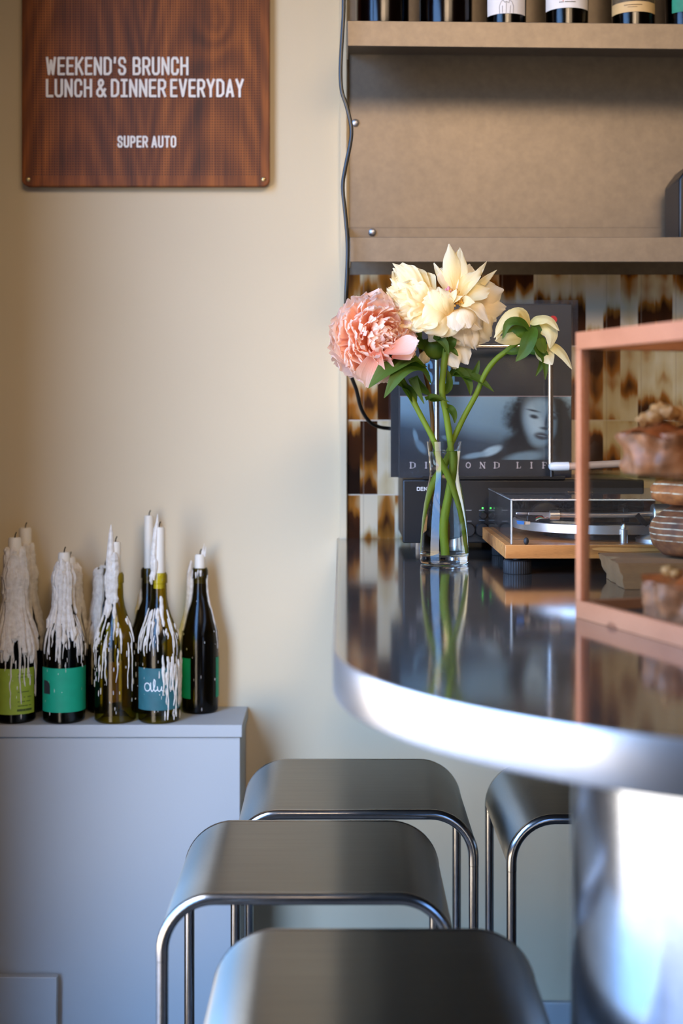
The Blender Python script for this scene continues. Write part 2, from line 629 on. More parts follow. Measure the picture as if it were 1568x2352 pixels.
    def build(self, name, mat, parent=None, smooth=True, bevel=0.0, angle=35.0, weld=False, kind=None, org=None):
        me = bpy.data.meshes.new(name)
        vs_ = self.v
        if org is not None:
            vs_ = [(x - org[0], y - org[1], z - org[2]) for x, y, z in vs_]
        me.from_pydata(vs_, [], self.f)
        me.update()
        if self.uv:
            ul = me.uv_layers.new(name='UVMap')
            vi = [l.vertex_index for l in me.loops]
            for i, k in enumerate(vi):
                ul.data[i].uv = self.uv.get(k, (0, 0))
        if weld:
            import bmesh
            bm = bmesh.new()
            bm.from_mesh(me)
            bmesh.ops.remove_doubles(bm, verts=bm.verts, dist=1e-5)
            bmesh.ops.recalc_face_normals(bm, faces=bm.faces)
            bm.to_mesh(me)
            bm.free()
        if smooth:
            me.shade_smooth()
            me.set_sharp_from_angle(angle=math.radians(angle))
        me.materials.append(mat)
        o = bpy.data.objects.new(name, me)
        COL.objects.link(o)
        if parent is not None:
            o.parent = parent
        if bevel > 0:
            md = o.modifiers.new('edge', 'BEVEL')
            md.width = bevel
            md.segments = 2
            md.limit_method = 'ANGLE'
        if kind:
            o['kind'] = kind
        return o


def tag(o, label, cat, group=None, kind=None):
    o['label'] = label
    o['category'] = cat
    if group:
        o['group'] = group
    if kind:
        o['kind'] = kind
    return o


def thing(name, label, cat, loc=(0, 0, 0), rotz=0.0, group=None):
    o = bpy.data.objects.new(name, None)
    o.empty_display_size = 0.05
    COL.objects.link(o)
    o.location = loc
    o.rotation_euler = (0, 0, rotz)
    return tag(o, label, cat, group)


def struct(name, mb, mat, **kw):
    o = mb.build(name, mat, **kw)
    o['kind'] = 'structure'
    return o


def bez(pts, n):
    """Smooth curve (Catmull-Rom) through the points."""
    pts = [Vector(p) for p in pts]
    if len(pts) == 2:
        return [pts[0].lerp(pts[1], i / n) for i in range(n + 1)]
    ext = [pts[0] * 2 - pts[1]] + pts + [pts[-1] * 2 - pts[-2]]
    out = []
    segs = len(pts) - 1
    for i in range(n + 1):
        x = i / n * segs
        k = min(int(x), segs - 1)
        t_ = x - k
        p0, p1, p2, p3 = ext[k:k + 4]
        out.append(0.5 * ((2 * p1) + (p2 - p0) * t_ + (2 * p0 - 5 * p1 + 4 * p2 - p3) * t_ ** 2 + (3 * p1 - p0 - 3 * p2 + p3) * t_ ** 3))
    return out


# ------------------------------------------------------------------ stroke lettering
def _g(*pl):
    return [list(p) for p in pl]


GL = {
    'W': (1.30, _g([(0, 1), (.24, 0), (.5, .85), (.76, 0), (1, 1)])),
    'E': (.85, _g([(1, 1), (0, 1), (0, 0), (1, 0)], [(0, .52), (.88, .52)])),
    'K': (1.0, _g([(0, 0), (0, 1)], [(1, 1), (0, .40)], [(.34, .60), (1, 0)])),
    'N': (1.0, _g([(0, 0), (0, 1), (1, 0), (1, 1)])),
    'D': (1.0, _g([(0, 0), (0, 1), (.62, 1), (1, .84), (1, .16), (.62, 0), (0, 0)])),
    "'": (.16, _g([(.5, 1.0), (.3, .74)])),
    'S': (.95, _g([(1, .76), (1, .86), (.78, 1), (.22, 1), (0, .86), (0, .68), (.2, .55), (.8, .45), (1, .32), (1, .14), (.78, 0), (.22, 0), (0, .14), (0, .24)])),
    'B': (1.0, _g([(0, 0), (0, 1), (.7, 1), (.95, .9), (.95, .62), (.74, .52), (0, .52)], [(.74, .52), (1, .40), (1, .12), (.74, 0), (0, 0)])),
    'R': (1.0, _g([(0, 0), (0, 1), (.7, 1), (1, .88), (1, .58), (.7, .46), (0, .46)], [(.55, .46), (1, 0)])),
    'U': (1.0, _g([(0, 1), (0, .14), (.25, 0), (.75, 0), (1, .14), (1, 1)])),
    'C': (.95, _g([(1, .74), (1, .86), (.78, 1), (.22, 1), (0, .86), (0, .14), (.22, 0), (.78, 0), (1, .14), (1, .26)])),
    'H': (1.0, _g([(0, 0), (0, 1)], [(1, 0), (1, 1)], [(0, .52), (1, .52)])),
    'L': (.82, _g([(0, 1), (0, 0), (1, 0)])),
    '&': (1.15, _g([(1, 0), (.22, .72), (.22, .9), (.36, 1), (.58, 1), (.7, .9), (.7, .76), (.02, .32), (.02, .12), (.22, 0), (.55, 0), (.95, .42)])),
    'I': (.75, _g([(0, 1), (1, 1)], [(0, 0), (1, 0)], [(.5, 0), (.5, 1)])),
    'V': (1.05, _g([(0, 1), (.5, 0), (1, 1)])),
    'Y': (1.05, _g([(0, 1), (.5, .46), (1, 1)], [(.5, .46), (.5, 0)])),
    'A': (1.05, _g([(0, 0), (.5, 1), (1, 0)], [(.2, .26), (.8, .26)])),
    'P': (.95, _g([(0, 0), (0, 1), (.7, 1), (1, .88), (1, .56), (.7, .44), (0, .44)])),
    'T': (.95, _g([(0, 1), (1, 1)], [(.5, 1), (.5, 0)])),
    'O': (1.0, _g([(.25, 0), (0, .14), (0, .86), (.25, 1), (.75, 1), (1, .86), (1, .14), (.75, 0), (.25, 0)])),
    'F': (.82, _g([(1, 1), (0, 1), (0, 0)], [(0, .52), (.85, .52)])),
    'M': (1.25, _g([(0, 0), (0, 1), (.5, .3), (1, 1), (1, 0)])),
}


LIFT = [0]


def ribbon(mb, pts, w, fn, depth=0.0):
    """Thick stroke along 2D pts with square ends and round joins; fn(x, y, d) maps to 3D, d = height above the surface."""
    n = len(pts)
    P2 = [Vector(p) for p in pts]
    closed = n > 3 and (P2[0] - P2[-1]).length < 1e-9

    def slab(q):
        LIFT[0] = (LIFT[0] + 1) % 41          # strokes overlap: each lies a hair above the one before
        top = [fn(p.x, p.y, depth + LIFT[0] * 0.00001) for p in q]
        m_ = len(q)
        if depth > 0:
            bot = [fn(p.x, p.y, 0.0) for p in q]
            mb.add(bot + top, [tuple(range(m_, 2 * m_))] + [(i, (i + 1) % m_, m_ + (i + 1) % m_, m_ + i) for i in range(m_)])
        else:
            mb.add(top, [tuple(range(m_))])
    for i in range(n - 1):
        d = P2[i + 1] - P2[i]
        if d.length < 1e-9:
            continue
        d.normalize()
        nn = Vector((-d.y, d.x)) * (w / 2)
        a_, b_ = P2[i], P2[i + 1]
        if n > 1 and not closed:
            if i == 0:
                a_ = a_ - d * (w / 2)
            if i == n - 2:
                b_ = b_ + d * (w / 2)
        slab([a_ - nn, b_ - nn, b_ + nn, a_ + nn])
        if i > 0 or closed:
            slab([P2[i] + Vector((math.cos(k * PI / 5), math.sin(k * PI / 5))) * (w / 2) for k in range(10)])


def stroke_word(mb, text, x0, x1, y0, h, w, fn, depth=0.0, gap=0.24):
    """Word fitted between x0 and x1 on baseline y0, cap height h, stroke w."""
    tot = sum(GL[c][0] for c in text) + gap * (len(text) - 1)
    # keep stroke edges inside the box
    unit = (x1 - x0 - w * len(text)) / (tot - 0.0) if False else (x1 - x0 - w) / (tot + (len(text) - 1) * 0.0)
    x = x0 + w / 2
    extra = w
    unit = (x1 - x0 - w * len(text) - gap * 0.0) / (sum(GL[c][0] for c in text) + gap * (len(text) - 1))
    for c in text:
        gw, pls = GL[c]
        for pl in pls:
            ribbon(mb, [(x + px * gw * unit, y0 + w / 2 + py * (h - w)) for px, py in pl], w, fn, depth)
        x += gw * unit + extra + gap * unit


# ================================================================== the room
RX0, RX1, RY0, RY1, RZ = WX, 3.2, -4.5, 2.84, 2.9
struct('floor', MB().box(((RX0 + RX1) / 2, (RY0 + RY1) / 2, -0.05), (RX1 - RX0 + 0.6, RY1 - RY0 + 0.6, 0.1)), M['floor'])
struct('ceiling', MB().box(((RX0 + RX1) / 2, (RY0 + RY1) / 2, RZ + 0.05), (RX1 - RX0 + 0.6, RY1 - RY0 + 0.6, 0.1)), M['ceiling'])
struct('wall_back', MB().box(((RX0 + RX1) / 2, RY1 + 0.06, RZ / 2), (RX1 - RX0 + 0.4, 0.12, RZ)), M['wall'])
struct('wall_right', MB().box((RX1 + 0.06, (RY0 + RY1) / 2, RZ / 2), (0.12, RY1 - RY0, RZ)), M['brown_wall'])
wl = MB()
T = 0.14
wl.box((WX - T / 2, (WY1 + RY1) / 2, RZ / 2), (T, RY1 - WY1, RZ))
wl.box((WX - T / 2, (WY0 + RY0) / 2, RZ / 2), (T, WY0 - RY0, RZ))
wl.box((WX - T / 2, (WY0 + WY1) / 2, WZ0 / 2), (T, WY1 - WY0, WZ0))
wl.box((WX - T / 2, (WY0 + WY1) / 2, (WZ1 + RZ) / 2), (T, WY1 - WY0, RZ - WZ1))
struct('wall_left', wl, M['brown_wall'])
fw = MB()
for y in (WY0 + 0.03, WY1 - 0.03):
    fw.box((WX - 0.08, y, (WZ0 + WZ1) / 2), (0.07, 0.06, WZ1 - WZ0))
for z in (WZ0 + 0.03, WZ1 - 0.03):
    fw.box((WX - 0.08, (WY0 + WY1) / 2, z), (0.07, WY1 - WY0 - 0.12, 0.06))
struct('window_1', fw, M['frame_wood'])
struct('wall_front', MB().box(((RX0 + RX1) / 2, RY0 - 0.07, RZ / 2), (RX1 - RX0 + 0.4, 0.14, RZ)), M['dark_wall'])
# tiled part of the back wall behind the bar
struct('wall_tiles', MB().box((0.012 + 1.0, RY1 - 0.006, (0.90 + 1.5505) / 2), (2.0, 0.012, 0.6505)), M['tiles'])
struct('trim_1', MB().box((0.004, RY1 - 0.010, 1.95), (0.014, 0.020, 1.86)), M['wall'], bevel=0.002)
struct('baseboard_back', MB().box(((0.0 + RX1) / 2 - 0.08, RY1 - 0.008, 0.052), (RX1 + 0.16, 0.016, 0.104)), M['white_paint'], bevel=0.003)

# ------------------------------------------------------------------ walnut sign on the wall
SD = 2.815
sx0, sx1 = P(50, 0, SD).x, P(619, 0, SD).x
sz0 = P(0, 428, SD).z
sz1 = sz0 + 0.62
sign = thing('sign_board', 'large brown walnut sign board with white opening-hours lettering on the beige wall', 'sign', (sx0, SD, sz0))


def rrect(x0, y0, x1, y1, r, n=6):
    pts = []
    for cx, cy, a0 in ((x1 - r, y1 - r, 0), (x0 + r, y1 - r, 90), (x0 + r, y0 + r, 180), (x1 - r, y0 + r, 270)):
        for k in range(n + 1):
            a = math.radians(a0 + 90 * k / n)
            pts.append((cx + r * math.cos(a), cy + r * math.sin(a)))
    return pts


SWd, SHt = sx1 - sx0, sz1 - sz0
MB().prism([(x, 0, z) for x, z in rrect(0, 0, SWd, SHt, 0.014)], (0, 0.016, 0)).build('panel', M['walnut'], sign, bevel=0.0015)


def sign_fn(x, y, d):
    q = P(x, y, SD)
    return (q.x - sx0, -d, q.z - sz0)


def sfn(x, y, d):      # flips photo rows so that the cap height grows upward
    return sign_fn(x, -y, d)


def sign_line(name, words_, base, capz, w):
    mb = MB()
    for wd, a, b in words_:
        stroke_word(mb, wd, a, b, -base, capz, w, sfn, 0.003)
    return mb.build(name, M['sign_white'], sign, smooth=False)


sign_line('lettering', [("WEEKEND'S", 106, 290), ('BRUNCH', 305, 433)], 173.5, 42, 5.4)
sign_line('lettering', [('LUNCH', 106, 212), ('&', 221, 245), ('DINNER', 255, 382), ('EVERYDAY', 391, 560)], 224, 42, 5.4)
sign_line('lettering', [('SUPER', 270, 340), ('AUTO', 348, 405)], 339.5, 27, 4.2)
for px in (64.5, 605):
    q = sign_fn(px, 412, 0)
    sc_ = MB().lathe([(0, 0.0045), (-0.0012, 0.0045), (-0.0022, 0.0034), (-0.0026, 0.0012)], 20, (q[0], 0, q[2]), 'y')
    s_ = sc_.build('screw', M['brass'], sign)
    MB().box((q[0], -0.0024, q[2]), (0.0050, 0.0010, 0.0009)).build('screw_slot', M['wick'], s_)

# ------------------------------------------------------------------ steel wall shelf unit
LD = 2.60            # lip of the shelves
unit = thing('wall_shelf_unit', 'brown grey sheet steel shelf unit with two shelves above the tiled bar', 'shelf', (0.012, RY1, 1.54))
u0 = unit.location
ux0, ux1 = 0.016, 1.40
pz0 = P(0, 631, 2.83).z
MB().box(((ux0 + ux1) / 2, RY1 - 0.0045, (pz0 + 2.40) / 2), (ux1 - ux0, 0.005, 2.40 - pz0)).build('back_panel', M['shelf_steel'], unit, org=u0)


def shelf(zl, zr, lip, left):
    """Sheet plate folded down at the front and up at the back; zl / zr are its heights at the left and right."""
    mb = MB()
    th = 0.003

    def zz(x):
        return zl + (zr - zl) * (x - left) / 0.60
    yb = RY1 - 0.007
    prof = [(LD, -lip), (LD + th, -lip), (LD + th, -th), (yb - th, -th), (yb - th, 0.048), (yb, 0.048), (yb, 0.0), (LD, 0.0)]
    vs_ = []
    for x in (left, ux1):
        for y, dz in prof:
            vs_.append((x, y, zz(x) + dz))
    n = len(prof)
    fs = [tuple(range(n)), tuple(reversed(range(n, 2 * n)))]
    for i in range(n):
        j = (i + 1) % n
        fs.append((i, i + n, j + n, j))
    mb.add(vs_, fs)
    # end return of the lip
    mb.box((left + 0.0015, LD + 0.05, zz(left) - lip / 2), (0.003, 0.10, lip))
    return mb.build('shelf', M['shelf_steel'], unit, smooth=False, bevel=0.001, org=u0, weld=False)


TZ0, TZ1 = P(0, 47, LD).z, P(0, 54.5, LD).z
MZ = P(0, 544.5, LD).z
shelf(TZ0, TZ1, 0.0465, P(797, 0, LD).x)
shelf(MZ, MZ, 0.0455, P(803, 0, LD).x)
for px, py, D in ((816, 282, 2.83), (855, 533, 2.826)):
    q = P(px, py, D)
    MB().lathe([(0.006, 0.0075), (0.0, 0.0075), (-0.003, 0.0062), (-0.0048, 0.003)], 20, q, 'y').build('bolt', M['zinc'], unit, org=u0)


# ------------------------------------------------------------------ bottles on the top shelf
def lab_patch(mb, r, a0, a1, z0, z1, n=24):
    """Paper band on a bottle of radius r between angles (0 = towards the camera, + = right)."""
    mb.grid(n, 1, lambda u, v: (r * math.sin(a0 + (a1 - a0) * u), -r * math.cos(a0 + (a1 - a0) * u), z0 + (z1 - z0) * v))
    return mb


def cyl_fn(r):
    return lambda x, y, d: ((r + d) * math.sin(x / r), -(r + d) * math.cos(x / r), y)


BURG = [(0, .036), (.004, .0395), (.06, .0405), (.14, .0405), (.160, .038), (.180, .0315), (.200, .0235), (.218, .0180), (.235, .0152), (.262, .0142),
        (.2635, .0160), (.279, .0158), (.283, .0135)]


def wine_profile(rb, h):
    return [(z * h / .283, r * rb / .0405 if z < .19 else r) for z, r in BURG]


def bottle_shell(mb, prof, wall=0.0025, n=40):
    mb.lathe(prof, n, caps=False)
    # closed foot with a punt
    h0, r0 = prof[0]
    mb.lathe([(h0, r0), (0.004, r0 * 0.8), (0.016, r0 * 0.5), (0.024, 0.0005)], n, caps=False)
    return mb


SH_Y = 2.685


def shelf_bottle(name, label, px, rb, kind, y=SH_Y):
    x = (px - VX) * y / FPX
    z = TZ0 + (TZ1 - TZ0) * (x - P(797, 0, LD).x) / 0.60
    b = thing(name, label, 'bottle', (x, y, z + 0.0005), math.atan2(-x, y), group='bottles on the top shelf')
    return b


def jug(px, label):
    b = shelf_bottle('brown_jug', label, px, 0.05, 'jug')
    prof = [(0, .045), (.004, .0490), (.02, .0500), (.15, .0500), (.19, .043), (.22, .025), (.25, .017), (.28, .0165), (.285, .015)]
    bottle_shell(MB(), prof).build('glass', M['brown_glass'], b)
    MB().lathe([(0, .018), (.022, .018), (.024, .016)], 28, (0, 0, .283)).build('cap', M['black_plastic'], b)
    MB().lathe([(0.006, .0465), (.14, .0465), (.17, .040)], 32).build('contents', plain('dark_brown_drink', rgb(40, 18, 10), 0.7), b)


jug(877.5, 'dark brown glass jug at the left end of the top shelf beside the cable')
jug(1023, 'dark brown glass jug between its twin and the bottle with a line drawing')
WHITEP = paper('white_label_paper', rgb(226, 222, 220), 0.02)
INK = plain('black_ink', rgb(40, 40, 44), 0.6)


def wine(px, label, rb=0.0375, glass='dark_glass'):
    b = shelf_bottle('wine_bottle', label, px, rb, 'wine')
    prof = wine_profile(rb, .295)
    bottle_shell(MB(), prof).build('glass', M[glass], b)
    MB().lathe([(0.006, rb - .004), (.15, rb - .004), (.17, rb - .008)], 32).build('wine', plain('dark_wine', rgb(16, 8, 8), 0.25), b)
    return b


R3 = .0378
b3 = wine(1162, 'dark wine bottle whose white label has a line-drawn animal in a coat', R3)
lb = lab_patch(MB(), R3 + .0006, -1.15, 1.15, 0.029, .125).build('paper_label', WHITEP, b3)
mb = MB()
f3 = cyl_fn(R3 + .0011)
for pl in ([(-.012, .029), (-.013, .042), (-.010, .050), (-.006, .054)], [(.013, .029), (.014, .042), (.011, .050), (.006, .054)],
           [(-.007, .030), (-.007, .043)], [(.007, .030), (.008, .043)], [(0, .030), (.0005, .049)], [(-.006, .054), (-.002, .049), (.0005, .051), (.005, .048), (.006, .054)],
           [(-.006, .054), (-.005, .062), (-.012, .064), (-.016, .068), (-.013, .071), (-.004, .074), (.004, .078), (.007, .068), (.006, .054)]):
    ribbon(mb, pl, .0006, f3)
mb.build('line_drawing', INK, lb, smooth=False)

R4 = .0405
b4 = wine(1301, 'dark wine bottle whose white label has a scribbled orange-red figure', R4)
lb = lab_patch(MB(), R4 + .0006, -1.25, 1.25, 0.040, .13).build('paper_label', WHITEP, b4)
mb = MB()
f4 = cyl_fn(R4 + .0012)
random.seed(4)
for i in range(60):
    x = random.uniform(-.017, .017)
    z = random.uniform(.062, .078)
    ribbon(mb, [(x, z), (x + random.uniform(-.004, .004), z + random.uniform(-.010, .006))], .0011, f4)
mb.build('orange_figure', plain('orange_red_ink', rgb(206, 84, 48), 0.6), lb, smooth=False)
mb = MB()
for i in range(3):
    mb.add([f4(-.013 + i * .003 + .0011 * math.cos(a * PI / 4), .0510 + .0011 * math.sin(a * PI / 4), 0) for a in range(8)], [tuple(range(8))])
for i in range(9):
    ribbon(mb, [(-.003 + i * .0022, .0510), (-.0016 + i * .0022, .0510)], .0012, f4)
mb.build('small_print', INK, lb, smooth=False)

R5 = .0405
b5 = wine(1454, 'dark wine bottle whose cream label has a dark landscape picture on top', R5)
CREAMP = paper('cream_label_paper', rgb(206, 174, 122), 0.04)
lb = lab_patch(MB(), R5 + .0006, -1.3, 1.3, 0.034, .13).build('paper_label', CREAMP, b5)
t = NT('sepia_landscape_print')
v = t.noise(t.pos(), 90.0, 5.0)
t.bsdf(t.ramp(v, [(0.3, rgb(44, 36, 28)), (0.7, rgb(104, 90, 66))]), 0.6)
f5 = cyl_fn(R5 + .0012)
lab_patch(MB(), R5 + .0011, -1.22, 1.22, 0.0535, .13).build('picture', t.m, lb)
mb = MB()
for x, sc_ in ((-.006, 1.0), (.0, 1.1), (.006, 1.0)):
    ribbon(mb, [(x, .062), (x, .072), (x + .0007, .078)], .0035 * sc_, cyl_fn(R5 + .0017))
    ribbon(mb, [(x - .001, .058), (x - .001, .063)], .0010, cyl_fn(R5 + .0017))
    ribbon(mb, [(x + .001, .058), (x + .001, .063)], .0010, cyl_fn(R5 + .0017))
mb.build('printed_figures', paper('pale_print', rgb(206, 186, 150)), lb, smooth=False)
mb = MB()
for i in range(13):
    ribbon(mb, [(-.017 + i * .0026, .0470), (-.0154 + i * .0026, .0470)], .0013, f5)
for i in range(10):
    ribbon(mb, [(-.010 + i * .0018, .0430), (-.0090 + i * .0018, .0430)], .0008, f5)
mb.build('small_print', plain('brown_ink', rgb(96, 72, 42), 0.6), lb, smooth=False)

R6 = .0405
b6 = wine(1578, 'dark wine bottle with a green label at the right end of the top shelf', R6)
lab_patch(MB(), R6 + .0006, -.75, 1.2, 0.036, .13).build('paper_label', paper('sea_green_label', rgb(36, 130, 104), 0.15), b6)

# black loudspeaker on the middle shelf
spx = P(1553, 0, 2.66).x + .006
spk = thing('loudspeaker', 'black loudspeaker box standing on the middle steel shelf at the frame edge', 'speaker', (spx + 0.085, 2.72, MZ))
spw, sph = 0.17, P(0, 372, 2.66).z - MZ
MB().prism([(-spw / 2, -0.055, 0), (spw / 2, -0.055, 0), (spw / 2, -0.055, sph - .012), (spw / 2 - .012, -0.055, sph), (-spw / 2 + .022, -0.055, sph), (-spw / 2, -0.055, sph - .03)],
           (0, 0.12, 0)).build('cabinet', M['black_satin'], spk, bevel=0.004)
MB().lathe([(0.0, .06), (-.004, .058), (.002, .045), (.010, .02), (.006, .006)], 36, (0, -0.0555, .062), 'y').build('cone', M['black_rubber'], spk)
MB().lathe([(0.0, .022), (-.003, .020), (.000, .008)], 28, (0.0, -0.0555, .132), 'y').build('tweeter', M['black_rubber'], spk)

# hanging cable
cp = [(789, -260), (789, 0), (787, 60), (782, 150), (784, 205), (796, 245), (806, 290), (805, 325), (793, 385), (787, 430), (793, 495), (798, 560), (797, 620), (794, 690), (796, 770), (803, 850),
      (818, 895), (829, 938), (848, 968), (872, 981), (905, 985)]
cpts = [P(x, y, 2.575) for x, y in cp[:14]] + [P(x, y, 2.60 + .02 * i) for i, (x, y) in enumerate(cp[14:])]
cab = MB().tube(bez(cpts, 120), 0.0036, 10).build('power_cable', M['cable'], None)
tag(cab, 'black cable hanging in waves down the wall edge and behind the records', 'cable')

# ------------------------------------------------------------------ white boxed ledge with the candle bottles
KZ = CZ - 0.58
kx1 = P(570, 0, 2.84).x
ky0 = 2.668
led = thing('boxed_ledge', 'white painted boxed-in ledge carrying the wax-covered bottles', 'cabinet', ((WX + kx1) / 2, RY1, 0))
lo = led.location
MB().box(((WX + kx1) / 2 + .001, (ky0 + RY1) / 2, KZ - 0.012), (kx1 - WX - .002, RY1 - ky0 - .001, 0.024)).build('top_board', M['white_paint'], led, bevel=0.002, org=lo)
MB().box(((WX + kx1 - 0.004) / 2 + .001, (ky0 + 0.005 + RY1) / 2, (KZ - 0.024) / 2), (kx1 - WX - 0.007, RY1 - ky0 - 0.006, KZ - 0.0241)).build('body', M['white_paint'], led, bevel=0.0015, org=lo)
pb = P(131, 2240, 2.655)
brd = MB().box(((WX + pb.x) / 2 + .002, 2.655, pb.z / 2), (pb.x - WX - .004, 0.018, pb.z), Matrix.Rotation(math.radians(0.5), 3, 'Y'))
tag(brd.build('white_board', M['white_paint'], bevel=0.002), 'small white board leaning against the bottom of the white ledge', 'board')

# ------------------------------------------------------------------ candle bottles


def prof_r(prof, z):
    if z <= prof[0][0]:
        return prof[0][1]
    for (z0, r0), (z1, r1) in zip(prof, prof[1:]):
        if z <= z1:
            return r0 + (r1 - r0) * (z - z0) / max(1e-6, z1 - z0)
    return prof[-1][1]


def drip(mb, prof, ang, z_top, z_bot, w, seed, H):
    """A run of wax following the bottle's outline."""
    pts, rs = [], []
    n = max(4, int((z_top - z_bot) / 0.006))
    a = ang
    for k in range(n + 1):
        f = k / n
        z = z_top + (z_bot - z_top) * f
        a += 0.06 * mnoise.noise(Vector((seed * 1.7, k * 0.35, 0)))
        r = prof_r(prof, min(z, H)) + w * 0.35
        rr = w * (0.55 + 0.45 * math.sin(PI * min(1, f * 1.2 + .15))) * (1 + 0.45 * mnoise.noise(Vector((k * 0.8, seed * 2.3, 5))))
        if f > 0.88:
            rr *= 1.25
        pts.append((r * math.sin(a), -r * math.cos(a), z))
        rs.append(max(0.0006, rr))
    rs[0] *= 0.6
    rs[-1] *= 0.5
    mb.tube(pts, rs, 7)


def candle_bottle(label, px, y, rb, glass, H, wax, seed, tall, candle_r=.0115, lean=0.0):
    """wax: list of (angle range, count, bottom range, width range); tall: candle height above the lip."""
    rnd = random.Random(seed)
    x = (px - VX) * y / FPX
    b = thing('candle_bottle', label, 'bottle', (x, y, KZ + .0003), math.atan2(-x, y), group='wine bottles used as candle holders')
    prof = wine_profile(rb, H)
    bottle_shell(MB(), prof).build('glass', M[glass], b)
    cm = MB()
    top = H + tall
    cm.lathe([(H - .03, candle_r * .9), (H, candle_r), (top - .004, candle_r * .97), (top - .001, candle_r * .8), (top - .003, candle_r * .3)], 24)
    c = cm.build('candle', M['candle'], b)
    MB().tube([(0, 0, top - .003), (.0008, 0, top + .004), (.003, 0, top + .009)], .0011, 6).build('wick', M['wick'], c)
    wm = MB()
    k = 0
    for (a0, a1), cnt, (zb0, zb1), (w0, w1), zt in wax:
        for i in range(cnt):
            a = rnd.uniform(a0, a1)
            zb = rnd.uniform(zb0, zb1)
            z_t = zt if zt is not None else H
            z_t = z_t * (rnd.uniform(0.94, 1.0) if zt is None or zt > .23 else rnd.uniform(.74, 1.06))
            if z_t <= zb + .01:
                z_t = zb + .012
            drip(wm, prof if zt is None or zt <= H else [(0, prof[0][1])] + prof[1:] + [(H, candle_r), (H + .3, candle_r)], a, z_t, zb, rnd.uniform(w0, w1), seed * 31 + k, H if zt is None or zt <= H else H + .3)
            k += 1
    return b, wm, rnd, prof


def specks(wm, prof, rnd, n, a0, a1, z0, z1, s=.0022):
    for i in range(n):
        a, z = rnd.uniform(a0, a1), rnd.uniform(z0, z1)
        r = prof_r(prof, z)
        w = rnd.uniform(.4, 1.0) * s
        c = Vector((r * math.sin(a), -r * math.cos(a), z))
        if rnd.random() < .45:
            continue
        wm.blob(c, (w * .6, w * .5, w * rnd.uniform(1.0, 5.0)), 4, i, 0.4)


FR, BK = 2.711, 2.797
HB = .281
# front row
bA, wA, rA, pA = candle_bottle('leftmost wine bottle on the white ledge, lime label, neck buried in thick wax', 34, FR, .0405, 'dark_glass', HB,
                               [((-1.5, 1.6), 26, (.10, .17), (.005, .009), HB + .05), ((-1.5, 1.5), 26, (.02, .15), (.0012, .0024), .20), ((-.6, .6), 6, (.11, .16), (.007, .010), HB + .03)], 11, .068, .0125)
specks(wA, pA, rA, 70, -1.4, 1.4, .01, .15)
wA.build('wax', M['wax'], bA)
lab = lab_patch(MB(), .0405 + .0006, -1.4, 1.05, .018, .104).build('paper_label', paper('lime_green_label', rgb(150, 170, 50), 0.08), bA)
mb = MB()
fA = cyl_fn(.0405 + .0011)
rnd = random.Random(3)
for row, z in enumerate((.094, .088, .060, .050, .042, .034, .026)):
    for i in range(10):
        if rnd.random() < .65:
            x = .006 + i * .0028
            ribbon(mb, [(x, z), (x + rnd.uniform(.0008, .002), z)], .0014 if row not in (6,) else .004, fA)
mb.build('small_print', plain('dark_green_print', rgb(70, 84, 28), 0.6), lab, smooth=False)

bB, wB, rB, pB = candle_bottle('wine bottle with a bright green label showing a black arch, waxed white neck', 147, FR, .0405, 'dark_glass', HB,
                               [((-1.3, 1.3), 22, (.16, .225), (.0045, .0075), HB + .03), ((-.35, .5), 7, (.15, .185), (.004, .007), HB + .015), ((-1.5, 1.5), 34, (.10, .165), (.0010, .0022), .195)], 12, .040)
specks(wB, pB, rB, 46, -1.4, 1.4, .01, .15, .0018)
wB.build('wax', M['wax'], bB)
GREENP = paper('bright_green_label', rgb(0, 156, 116), 0.05)
lab = lab_patch(MB(), .0405 + .0006, -1.32, 1.42, .022, .105).build('paper_label', GREENP, bB)
mb = MB()
mb.add([cyl_fn(.0405 + .0011)(x, z, 0) for x, z in [(-.040, .056), (-.028, .056), (-.028, .071), (-.0295, .076), (-.033, .080), (-.037, .081), (-.046, .081), (-.046, .056)]], [tuple(range(8))])
mb.build('printed_arch', INK, lab, smooth=False)

bC, wC, rC, pC = candle_bottle('clear olive wine bottle without a label, tall wax spike over its neck', 265, FR, .0405, 'olive_glass', HB,
                               [((-.95, .05), 12, (.19, .235), (.005, .008), HB + .040), ((-1.4, 1.2), 20, (.12, .20), (.0012, .0026), .205), ((-1.3, 1.2), 8, (.05, .13), (.0010, .0018), .17)], 13, .060, .0105)
wC.tube([(-.008, -.012, HB - .03), (-.010, -.011, HB + .02), (-.009, -.009, HB + .05), (-.0085, -.006, HB + .075), (-.008, -.004, HB + .092)], [.009, .0085, .0065, .0042, .0007], 9)
specks(wC, pC, rC, 70, -1.4, 1.3, .02, .17, .0020)
wC.build('wax', M['wax'], bC)

bD, wD, rD, pD = candle_bottle('olive wine bottle with a dusky teal label and white script, speckled with wax', 365, FR, .0405, 'olive_glass', HB,
                               [((-1.1, -.2), 6, (.255, .275), (.004, .006), HB + .045), ((-.5, .2), 3, (.17, .20), (.0035, .005), .225), ((-1.5, 1.5), 30, (.12, .19), (.0010, .0024), .205), ((.1, 1.5), 26, (.01, .11), (.0014, .0028), .125)], 14, .088, .0115)
wD.tube([(-.009, -.009, HB - .004), (-.010, -.008, HB + .04), (-.006, -.007, HB + .08), (-.003, -.005, HB + .096), (-.0025, -.004, HB + .112)], [.004, .0058, .0050, .0034, .0006], 9)
specks(wD, pD, rD, 120, -.1, 1.5, .01, .12, .0026)
specks(wD, pD, rD, 40, -1.5, 0, .02, .19, .0016)
wD.build('wax', M['wax'], bD)
lab = lab_patch(MB(), .0405 + .0006, -1.2, 1.3, .026, .105).build('paper_label', paper('dusky_teal_label', rgb(42, 98, 104), 0.12), bD)
mb = MB()
fD = cyl_fn(.0405 + .0012)


